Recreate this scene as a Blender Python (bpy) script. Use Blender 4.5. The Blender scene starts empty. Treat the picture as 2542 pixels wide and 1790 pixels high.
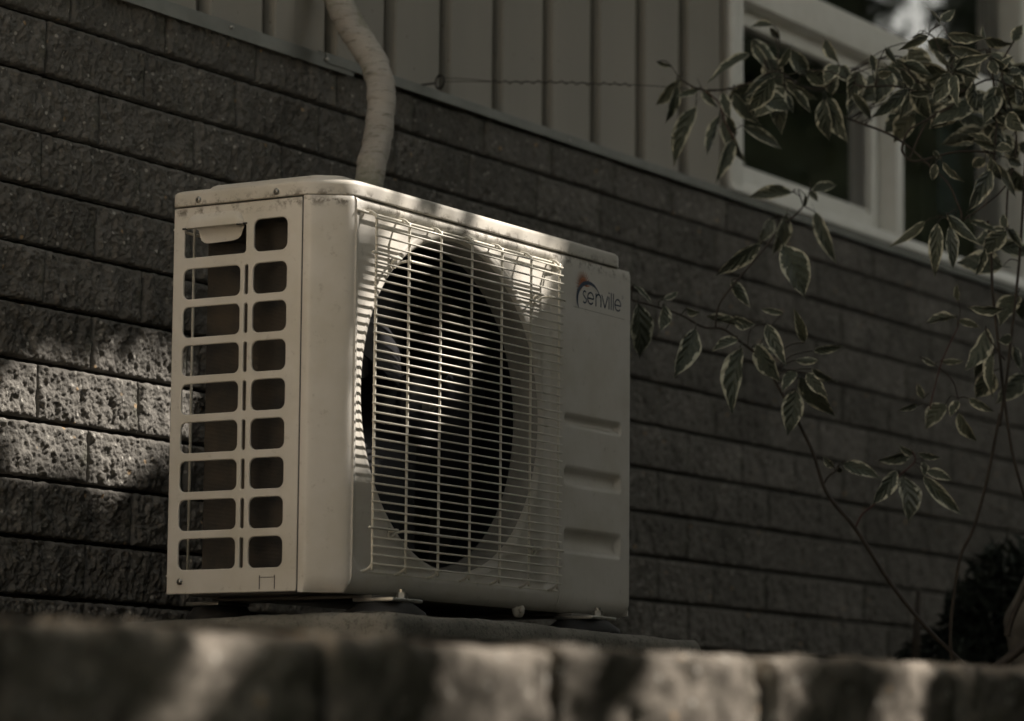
import bpy, bmesh, math, random
import numpy as np
from mathutils import Vector, Matrix, noise
PI = math.pi
SC = bpy.context.scene
COL = SC.collection

# ------------------------------------------------------------------ camera, sky, sun, exposure
F_PX, IMG_W = 8079.12, 2542.0
cam_d = bpy.data.cameras.new('camera')
cam = bpy.data.objects.new('camera', cam_d); COL.objects.link(cam); SC.camera = cam
c_r = Vector((0.51784302, -0.85543406, 0.00843601))
c_u = Vector((-0.11183587, -0.05791748, 0.99203745))
c_f = Vector((0.84813403, 0.51466312, 0.12566038))
M3 = Matrix((c_r, c_u, -c_f)).transposed()
cam.matrix_world = Matrix.Translation((-3.81970, -2.61061, -0.25269)) @ M3.to_4x4()
cam_d.sensor_width = 36.0
cam_d.lens = F_PX / IMG_W * 36.0
cam_d.clip_start = 0.05; cam_d.clip_end = 400
cam_d.dof.use_dof = True
cam_d.dof.focus_distance = 4.95
cam_d.dof.aperture_fstop = 4.3
cam_d.dof.aperture_blades = 0

SUN_AZ = math.radians(45)      # from -Y towards +X
SUN_EL = math.radians(46.7)
sun_dir = Vector((math.sin(SUN_AZ)*math.cos(SUN_EL), -math.cos(SUN_AZ)*math.cos(SUN_EL), math.sin(SUN_EL)))
world = bpy.data.worlds.new('World'); SC.world = world; world.use_nodes = True
wn = world.node_tree.nodes; wl = world.node_tree.links
for n in list(wn): wn.remove(n)
w_out = wn.new('ShaderNodeOutputWorld'); w_bg = wn.new('ShaderNodeBackground')
w_sky = wn.new('ShaderNodeTexSky'); w_sky.sky_type = 'NISHITA'; w_sky.sun_disc = False
w_sky.sun_elevation = SUN_EL; w_sky.sun_rotation = PI - SUN_AZ
w_sky.dust_density = 4.0; w_sky.air_density = 0.8; w_sky.ozone_density = 0.5
w_hs = wn.new('ShaderNodeHueSaturation'); w_hs.inputs['Saturation'].default_value = 0.2
wl.new(w_sky.outputs[0], w_hs.inputs['Color']); w_mx = wn.new('ShaderNodeMix'); w_mx.data_type = 'RGBA'; w_mx.blend_type = 'MULTIPLY'; w_mx.inputs[0].default_value = 1.0
w_mx.inputs[7].default_value = (1.0, .99, .90, 1)      # warm white balance of the photograph
wl.new(w_hs.outputs[0], w_mx.inputs[6]); wl.new(w_mx.outputs[2], w_bg.inputs['Color'])
w_bg.inputs['Strength'].default_value = 0.09
wl.new(w_bg.outputs[0], w_out.inputs['Surface'])
sun_l = bpy.data.lights.new('sun', 'SUN'); sun_l.energy = 5.0; sun_l.angle = math.radians(0.5)
sun_l.color = (1.0, 0.92, 0.83)
sun = bpy.data.objects.new('sun', sun_l); COL.objects.link(sun)
sun.rotation_mode = 'QUATERNION'; sun.rotation_quaternion = sun_dir.to_track_quat('Z', 'Y'); sun.location = (0, 0, 20)
SC.view_settings.view_transform = 'Standard'; SC.view_settings.look = 'None'
SC.view_settings.gamma = 1.0; SC.view_settings.exposure = 1.05
SC.render.engine = 'CYCLES'
SC.cycles.max_bounces = 7; SC.cycles.diffuse_bounces = 4; SC.cycles.glossy_bounces = 4
SC.cycles.transmission_bounces = 4; SC.cycles.transparent_max_bounces = 6
SC.cycles.sample_clamp_indirect = 3.0
SC.cycles.use_denoising = True

rnd = random.Random(11)

# ------------------------------------------------------------------ helpers
def srgb(r, g, b):
    f = lambda c: (c/12.92 if c <= .04045 else ((c+.055)/1.055)**2.4)
    return (f(r/255), f(g/255), f(b/255), 1)

def mesh(name, verts, faces, mats=None, smooth=False, fmat=None):
    m = bpy.data.meshes.new(name)
    m.from_pydata([tuple(v) for v in verts], [], [tuple(f) for f in faces])
    if mats:
        for x in (mats if isinstance(mats, (list, tuple)) else [mats]): m.materials.append(x)
    if fmat is not None: m.polygons.foreach_set('material_index', fmat)
    if smooth: m.polygons.foreach_set('use_smooth', [True]*len(m.polygons))
    m.update()
    return m

def base_of(o):
    b = Vector((0, 0, 0))
    while o is not None:
        b += o.location; o = o.parent
    return b

def link(name, me, parent=None, local=False, kind=None, label=None):
    """Link mesh `me`; its vertices are in world coordinates unless local."""
    o = bpy.data.objects.new(name, me); COL.objects.link(o)
    if parent is not None:
        o.parent = parent
        if not local: o.location = -base_of(parent)
    if kind: o['kind'] = kind
    if label: o['label'] = label
    return o

def thing(name, label, cat, loc=(0, 0, 0), group=None, kind=None):
    o = bpy.data.objects.new(name, None); COL.objects.link(o); o.location = loc
    o.empty_display_size = .1
    tag(o, label, cat, group, kind); return o

def tag(o, label=None, cat=None, group=None, kind=None):
    if label: o['label'] = label
    if cat: o['category'] = cat
    if group: o['group'] = group
    if kind: o['kind'] = kind
    return o

def bm_mesh(name, bm, mat, smooth=False, auto=None):
    m = bpy.data.meshes.new(name); bm.normal_update(); bm.to_mesh(m); bm.free()
    for x in (mat if isinstance(mat, (list, tuple)) else [mat]): m.materials.append(x)
    if smooth: m.polygons.foreach_set('use_smooth', [True]*len(m.polygons))
    if auto is not None:
        m.polygons.foreach_set('use_smooth', [True]*len(m.polygons))
        bb = bmesh.new(); bb.from_mesh(m)
        for e in bb.edges:
            if len(e.link_faces) == 2 and e.calc_face_angle(0) > auto: e.smooth = False
        bb.to_mesh(m); bb.free()
    m.update(); return m

def box_mesh(name, lo, hi, mat, bevel=0.0, seg=2):
    bm = bmesh.new()
    r = bmesh.ops.create_cube(bm, size=1.0)
    lo = Vector(lo); hi = Vector(hi)
    for v in bm.verts:
        v.co = Vector(((v.co.x+.5)*(hi.x-lo.x)+lo.x, (v.co.y+.5)*(hi.y-lo.y)+lo.y, (v.co.z+.5)*(hi.z-lo.z)+lo.z))
    if bevel > 0:
        bmesh.ops.bevel(bm, geom=list(bm.edges), offset=bevel, segments=seg, affect='EDGES', profile=.5)
    return bm_mesh(name, bm, mat, auto=math.radians(35) if bevel else None)

def box(name, lo, hi, mat, parent=None, bevel=0.0, seg=2, kind=None):
    return link(name, box_mesh(name, lo, hi, mat, bevel, seg), parent, kind=kind)

def tube_geo(pts, rad, n=8, caps=True, closed=False):
    P = [Vector(p) for p in pts]; N = len(P)
    rads = rad if isinstance(rad, (list, tuple)) else [rad]*N
    verts = []; faces = []
    ref = None
    for i in range(N):
        if closed: t = P[(i+1) % N]-P[i-1]
        else: t = P[min(i+1, N-1)]-P[max(i-1, 0)]
        t.normalize()
        if ref is None:
            ref = Vector((0, 0, 1)) if abs(t.z) < .9 else Vector((1, 0, 0))
        a = (ref - t*ref.dot(t)).normalized(); b = t.cross(a); ref = a
        for k in range(n):
            an = 2*PI*k/n
            verts.append(P[i]+(a*math.cos(an)+b*math.sin(an))*rads[i])
    M = N if closed else N-1
    for i in range(M):
        for k in range(n):
            j = (i+1) % N
            faces.append((i*n+k, i*n+(k+1) % n, j*n+(k+1) % n, j*n+k))
    if caps and not closed:
        faces.append(tuple(range(n-1, -1, -1))); faces.append(tuple((N-1)*n+k for k in range(n)))
    return verts, faces

def tube(name, pts, rad, mat, parent=None, n=8, closed=False):
    v, f = tube_geo(pts, rad, n, True, closed)
    return link(name, mesh(name, v, f, mat, True), parent)

def cyl_geo(c0, c1, r, n=16): return tube_geo([c0, c1], r, n)

def smooth_path(pts, sub=6):
    P = [Vector(p) for p in pts]; out = []
    for i in range(len(P)-1):
        p0 = P[max(i-1, 0)]; p1 = P[i]; p2 = P[i+1]; p3 = P[min(i+2, len(P)-1)]
        for k in range(sub):
            t = k/sub
            out.append(.5*((2*p1)+(p2-p0)*t+(2*p0-5*p1+4*p2-p3)*t*t+(-p0+3*p1-3*p2+p3)*t*t*t))
    out.append(P[-1]); return out

def merge(geos):
    V = []; Fc = []
    for v, f in geos:
        o = len(V); V += list(v); Fc += [tuple(i+o for i in q) for q in f]
    return V, Fc

# ------------------------------------------------------------------ materials
class NT:
    def __init__(s, name):
        s.m = bpy.data.materials.new(name); s.m.use_nodes = True
        s.n = s.m.node_tree.nodes; s.l = s.m.node_tree.links
        s.b = s.n['Principled BSDF']; s.tc = s.n.new('ShaderNodeTexCoord')
        s.co = s.tc.outputs['Object']
    def noise(s, scale, detail=4, rough=.55, vec=None, dist=0):
        x = s.n.new('ShaderNodeTexNoise'); x.inputs['Scale'].default_value = scale
        x.inputs['Detail'].default_value = detail; x.inputs['Roughness'].default_value = rough
        x.inputs['Distortion'].default_value = dist
        s.l.new(vec or s.co, x.inputs['Vector']); return x.outputs['Fac']
    def vor(s, scale, feature='F1', out='Distance', vec=None, rand=1):
        x = s.n.new('ShaderNodeTexVoronoi'); x.inputs['Scale'].default_value = scale; x.feature = feature
        x.inputs['Randomness'].default_value = rand
        s.l.new(vec or s.co, x.inputs['Vector']); return x.outputs[out]
    def ramp(s, fac, stops):
        x = s.n.new('ShaderNodeValToRGB'); e = x.color_ramp.elements
        e[0].position = stops[0][0]; e[0].color = stops[0][1]
        e[1].position = stops[-1][0]; e[1].color = stops[-1][1]
        for p, c in stops[1:-1]:
            q = e.new(p); q.color = c
        s.l.new(fac, x.inputs['Fac']); return x.outputs['Color']
    def mix(s, a, b, fac, mode='MIX'):
        x = s.n.new('ShaderNodeMix'); x.data_type = 'RGBA'; x.blend_type = mode
        for k, v in ((6, a), (7, b), (0, fac)):
            if isinstance(v, (int, float)): x.inputs[k].default_value = v
            elif isinstance(v, tuple): x.inputs[k].default_value = v
            else: s.l.new(v, x.inputs[k])
        return x.outputs[2]
    def math(s, op, a, b=0.0, clamp=False):
        x = s.n.new('ShaderNodeMath'); x.operation = op; x.use_clamp = clamp
        for k, v in ((0, a), (1, b)):
            if isinstance(v, (int, float)): x.inputs[k].default_value = v
            else: s.l.new(v, x.inputs[k])
        return x.outputs[0]
    def mapr(s, v, a, b, c=0., d=1.):
        x = s.n.new('ShaderNodeMapRange'); x.inputs[1].default_value = a; x.inputs[2].default_value = b
        x.inputs[3].default_value = c; x.inputs[4].default_value = d; s.l.new(v, x.inputs[0]); return x.outputs[0]
    def scaled(s, sc):
        x = s.n.new('ShaderNodeMapping'); x.inputs['Scale'].default_value = sc; s.l.new(s.co, x.inputs['Vector']); return x.outputs[0]
    def bump(s, h, strength=.3, dist=.01, prev=None):
        x = s.n.new('ShaderNodeBump'); x.inputs['Strength'].default_value = strength; x.inputs['Distance'].default_value = dist
        s.l.new(h, x.inputs['Height'])
        if prev is not None: s.l.new(prev, x.inputs['Normal'])
        return x.outputs[0]
    def set(s, color=None, rough=None, metal=None, normal=None, spec=None, **kw):
        for k, v in (('Base Color', color), ('Roughness', rough), ('Metallic', metal), ('Normal', normal), ('Specular IOR Level', spec)):
            if v is None: continue
            if isinstance(v, (int, float, tuple)): s.b.inputs[k].default_value = v
            else: s.l.new(v, s.b.inputs[k])
        return s.m
    def attr(s, name):
        x = s.n.new('ShaderNodeAttribute'); x.attribute_name = name; return x
    def rand(s):
        x = s.n.new('ShaderNodeObjectInfo'); return x.outputs['Random']
    def randvec(s, k=37.):
        r = s.rand(); c = s.n.new('ShaderNodeCombineXYZ')
        s.l.new(s.math('MULTIPLY', r, k), c.inputs[0]); s.l.new(s.math('MULTIPLY', r, k*1.7), c.inputs[1]); s.l.new(s.math('MULTIPLY', r, k*.6), c.inputs[2])
        a = s.n.new('ShaderNodeVectorMath'); a.operation = 'ADD'; s.l.new(s.co, a.inputs[0]); s.l.new(c.outputs[0], a.inputs[1])
        return a.outputs[0]

def lin(r, g, b): return (r, g, b, 1)

def m_paint(name, base, dirt=.5, rough=.42):
    t = NT(name)
    n1 = t.noise(9, 6, .6); n2 = t.noise(60, 5, .7); n3 = t.noise(420, 2, .5)
    xyz = t.n.new('ShaderNodeSeparateXYZ'); t.l.new(t.co, xyz.inputs[0])
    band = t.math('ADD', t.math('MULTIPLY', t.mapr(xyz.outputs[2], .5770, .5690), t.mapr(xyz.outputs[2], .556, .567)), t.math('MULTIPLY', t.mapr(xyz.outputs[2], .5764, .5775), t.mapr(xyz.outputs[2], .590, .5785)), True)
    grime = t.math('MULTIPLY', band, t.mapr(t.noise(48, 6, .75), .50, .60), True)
    c = t.mix(lin(*base), lin(base[0]*.86, base[1]*.85, base[2]*.80), t.mapr(n1, .4, .7))
    st = t.math('MULTIPLY', t.mapr(n2, .60, .74), dirt, True)
    c = t.mix(c, lin(.16, .125, .085), st)
    sp = t.vor(150); spk = t.math('MULTIPLY', t.mapr(sp, .10, .04), t.mapr(t.noise(12, 3), .55, .68))
    c = t.mix(c, lin(.10, .08, .05), t.math('MULTIPLY', spk, .8*dirt, True))
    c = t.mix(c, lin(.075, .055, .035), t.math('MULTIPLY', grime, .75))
    nb = t.bump(n3, .10, .0006)
    nb = t.bump(n1, .25, .002, nb)
    return t.set(c, t.mapr(n2, .3, .7, rough-.06, rough+.12), 0., nb)

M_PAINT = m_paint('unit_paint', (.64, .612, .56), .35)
M_COVER = m_paint('unit_cover_paint', (.58, .55, .495), .9)
M_WIRE = m_paint('guard_coating', (.70, .67, .59), .4, .38)

def m_simple(name, col, rough=.5, metal=0., nscale=None, var=.2, bumpd=0, spec=None):
    t = NT(name)
    if nscale:
        n = t.noise(nscale, 5, .6)
        c = t.mix(lin(*[v*(1-var) for v in col]), lin(*[min(1, v*(1+var)) for v in col]), t.mapr(n, .3, .7))
        nb = t.bump(n, .4, bumpd) if bumpd else None
        return t.set(c, rough, metal, nb, spec)
    return t.set(lin(*col), rough, metal, None, spec)

M_DARK = m_simple('black_plastic', (.012, .012, .014), .35, 0, 40, .3)
M_BLADE = m_simple('fan_blade_plastic', (.008, .008, .011), .5, 0, 30, .3)
M_INNER = m_simple('unit_inside_sheet', (.16, .15, .135), .5, .4, 20, .3)
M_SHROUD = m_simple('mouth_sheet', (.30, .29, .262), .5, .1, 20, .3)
M_STEEL = m_simple('galvanised_steel', (.42, .41, .38), .38, .85, 60, .25, .0005)
M_BOLT = m_simple('zinc_bolt', (.36, .35, .32), .35, .8, 80, .3)
M_RUBBER = m_simple('rubber', (.02, .02, .02), .7, 0, 60, .3, .001)
M_NAVY = m_simple('navy_print', (.012, .035, .075), .5, 0)
M_ORANGE = m_simple('orange_print', (.36, .10, .02), .5, 0)
M_GREYP = m_simple('grey_print', (.22, .21, .18), .5, 0)

# coil: fine vertical fins
t = NT('coil_fins'); w = t.n.new('ShaderNodeTexWave'); w.wave_type = 'BANDS'; w.bands_direction = 'Z'
w.inputs['Scale'].default_value = 160; w.inputs['Distortion'].default_value = .4; t.l.new(t.co, w.inputs['Vector'])
n = t.noise(14, 5, .6)
M_COIL = t.set(t.mix(lin(.085, .07, .052), lin(.03, .03, .03), t.mapr(n, .35, .65)), .6, .2, t.bump(t.mix(w.outputs['Color'], n, .6), .5, .003))

# split-face block
def m_block(name, a, b, specks=True):
    t = NT(name); v = t.randvec(9.)
    n1 = t.noise(7, 5, .6, v); n2 = t.noise(90, 6, .7, v); n3 = t.noise(300, 3, .6, v)
    c = t.mix(lin(*a), lin(*b), t.mapr(n1, .32, .68))
    c = t.mix(c, lin(*[x*.62 for x in a]), t.mapr(n2, .5, .72))
    c = t.mix(c, lin(a[0]*.62, a[1]*.72, a[2]*.5), t.math('MULTIPLY', t.mapr(t.noise(3.2, 4, .6), .52, .66), .7))
    if specks:
        vd = t.vor(105, vec=v); cid = t.vor(105, out='Color', vec=v)
        sx = t.n.new('ShaderNodeSeparateColor'); t.l.new(cid, sx.inputs[0])
        on = t.math('MULTIPLY', t.math('GREATER_THAN', sx.outputs[0], .84), t.mapr(vd, .40, .26), True)
        c = t.mix(c, lin(.50, .48, .43), t.math('MULTIPLY', on, t.mapr(sx.outputs[1], 0, 1, .15, .9)))
        vd = t.vor(46, vec=v); cid = t.vor(46, out='Color', vec=v)
        sx = t.n.new('ShaderNodeSeparateColor'); t.l.new(cid, sx.inputs[0])
        on = t.math('MULTIPLY', t.math('GREATER_THAN', sx.outputs[0], .90), t.mapr(vd, .22, .12), True)
        c = t.mix(c, lin(.42, .30, .18), on)
    r = t.rand(); c = t.mix(c, lin(0, 0, 0), t.mapr(r, 0, 1, 0, .22))
    nb = t.bump(n2, .9, .003); nb = t.bump(n3, 1., .0016, nb)
    return t.set(c, .95, 0, nb, .15)
M_BLOCK = m_block('split_face_concrete', (.15, .142, .128), (.225, .212, .19))
M_STONE = m_block('retaining_stone', (.12, .106, .088), (.30, .265, .22), True)
M_MORTAR = m_simple('mortar', (.05, .047, .042), .95, 0, 80, .3, .002, .1)

t = NT('cast_concrete'); n1 = t.noise(8, 6, .65); n2 = t.noise(120, 6, .75); 
c = t.mix(lin(.20, .195, .17), lin(.30, .285, .25), t.mapr(n1, .35, .65)); c = t.mix(c, lin(.10, .10, .085), t.mapr(n2, .52, .68))
M_SLAB = t.set(c, .9, 0, t.bump(n2, 1., .004), .2)

t = NT('siding_paint'); v = t.scaled((1, 1, .12)); n1 = t.noise(5, 5, .6, v); n2 = t.noise(160, 3, .6)
c = t.mix(lin(.345, .318, .272), lin(.30, .28, .24), t.mapr(n1, .35, .7))
c = t.mix(c, lin(.20, .215, .15), t.math('MULTIPLY', t.mapr(t.noise(2.2, 5, .65), .55, .72), .5))
c = t.mix(c, lin(.12, .10, .08), t.math('MULTIPLY', t.mapr(t.vor(26), .09, .04), .6))
M_SIDING = t.set(c, .55, 0, t.bump(n2, .15, .0008), .35)
M_FLASH = m_simple('flashing_metal', (.20, .205, .185), .5, .15, 12, .2, .001)
t = NT('window_vinyl'); n1 = t.noise(14, 5, .6)
M_VINYL = t.set(t.mix(lin(.86, .85, .80), lin(.76, .75, .69), t.mapr(n1, .4, .75)), .4, 0, None, .4)
# glass: thin sheet, mirror by fresnel over clear
t = NT('window_glass'); g = t.n.new('ShaderNodeBsdfGlossy'); g.inputs['Roughness'].default_value = .02; g.inputs['Color'].default_value = (1, 1, 1, 1)
tr = t.n.new('ShaderNodeBsdfTransparent'); tr.inputs['Color'].default_value = (.72, .78, .78, 1)
fr = t.n.new('ShaderNodeFresnel'); fr.inputs['IOR'].default_value = 3.2
mx = t.n.new('ShaderNodeMixShader'); t.l.new(fr.outputs[0], mx.inputs[0]); t.l.new(tr.outputs[0], mx.inputs[1]); t.l.new(g.outputs[0], mx.inputs[2])
t.l.new(mx.outputs[0], t.n['Material Output'].inputs['Surface']); M_GLASS = t.m
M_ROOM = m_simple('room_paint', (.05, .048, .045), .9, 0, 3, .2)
M_PALE_REFL = m_simple('pale_reflection', (.30, .36, .38), .8, 0, 6, .25)

t = NT('pipe_tape'); v = t.scaled((1, 1, 1)); n1 = t.noise(11, 5, .6); n2 = t.noise(30, 5, .7, t.scaled((1, 1, 4)))
c = t.mix(lin(.50, .46, .405), lin(.41, .37, .325), t.mapr(n1, .35, .7))
c = t.mix(c, lin(.15, .17, .09), t.math('MULTIPLY', t.mapr(t.noise(7, 6, .7), .50, .66), .85))
c = t.mix(c, lin(.12, .11, .08), t.math('MULTIPLY', t.mapr(n2, .55, .68), .75))
M_TAPE = t.set(c, .6, 0, t.bump(n2, .9, .006), .3)

t = NT('variegated_leaf'); a = t.attr('rim'); al = t.attr('along')
v = t.randvec(23.)
n = t.noise(4.5, 5, .68, v); n2 = t.noise(16, 4, .6, v)
e = t.math('ADD', a.outputs['Fac'], t.math('MULTIPLY', t.math('SUBTRACT', n, .5), 1.7))
k = t.mapr(e, .74, .82)
green = t.mix(lin(.06, .072, .052), lin(.105, .118, .088), t.mapr(n2, .35, .65))
rib = t.n.new('ShaderNodeTexWave'); rib.inputs['Scale'].default_value = 9
cc = t.n.new('ShaderNodeCombineXYZ'); t.l.new(t.math('SUBTRACT', al.outputs['Fac'], t.math('MULTIPLY', a.outputs['Fac'], .35)), cc.inputs[0]); t.l.new(cc.outputs[0], rib.inputs['Vector'])
rib.inputs['Scale'].default_value = 1.6
c = t.mix(green, lin(.66, .65, .51), k)
r = t.rand(); c = t.mix(c, lin(.10, .09, .045), t.mapr(r, .6, 1, 0, .35))
m = t.set(c, .48, 0, t.bump(rib.outputs['Color'], .6, .003), .4)
M_LEAF = m
M_STEM = m_simple('stem_bark', (.045, .035, .026), .7, 0, 60, .35, .001)
M_STEMR = m_simple('stem_red_bark', (.075, .032, .026), .6, 0, 60, .35, .001)
M_BARK = m_simple('trunk_bark', (.13, .115, .095), .9, 0, 22, .4, .006)
M_TREELEAF = m_simple('tree_leaf', (.045, .062, .022), .6, 0, 3, .3)
M_HEDGE = m_simple('hedge_leaf', (.03, .045, .02), .7, 0, 3, .3)
M_CONIFER = m_simple('conifer_needle', (.013, .019, .012), .8, 0, 8, .3)
t = NT('garden_soil'); n1 = t.noise(6, 6, .7); n2 = t.noise(60, 6, .7)
M_SOIL = t.set(t.mix(lin(.035, .028, .02), lin(.08, .062, .045), n1), .95, 0, t.bump(n2, 1., .02), .1)
t = NT('patio_paving'); n1 = t.noise(2, 6, .6); n2 = t.noise(40, 5, .7)
M_PATIO = t.set(t.mix(lin(.52, .44, .34), lin(.62, .53, .42), n1), .9, 0, t.bump(n2, .4, .01), .2)
M_LAWN = m_simple('unseen_lawn', (.035, .05, .018), .9, 0, 3, .3, .02)
M_BOUNCE_GRAVEL = m_simple('bounce_gravel', (.70, .615, .51), .9, 0, 60, .2, .01)
M_BOUNCE_STUCCO = m_simple('bounce_stucco', (.80, .71, .59), .9, 0, 4, .1, .004)  # pale colour of the two added walls that bounce light
M_WIREROPE = m_simple('tie_wire', (.06, .052, .045), .55, .5, 60, .3)

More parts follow.
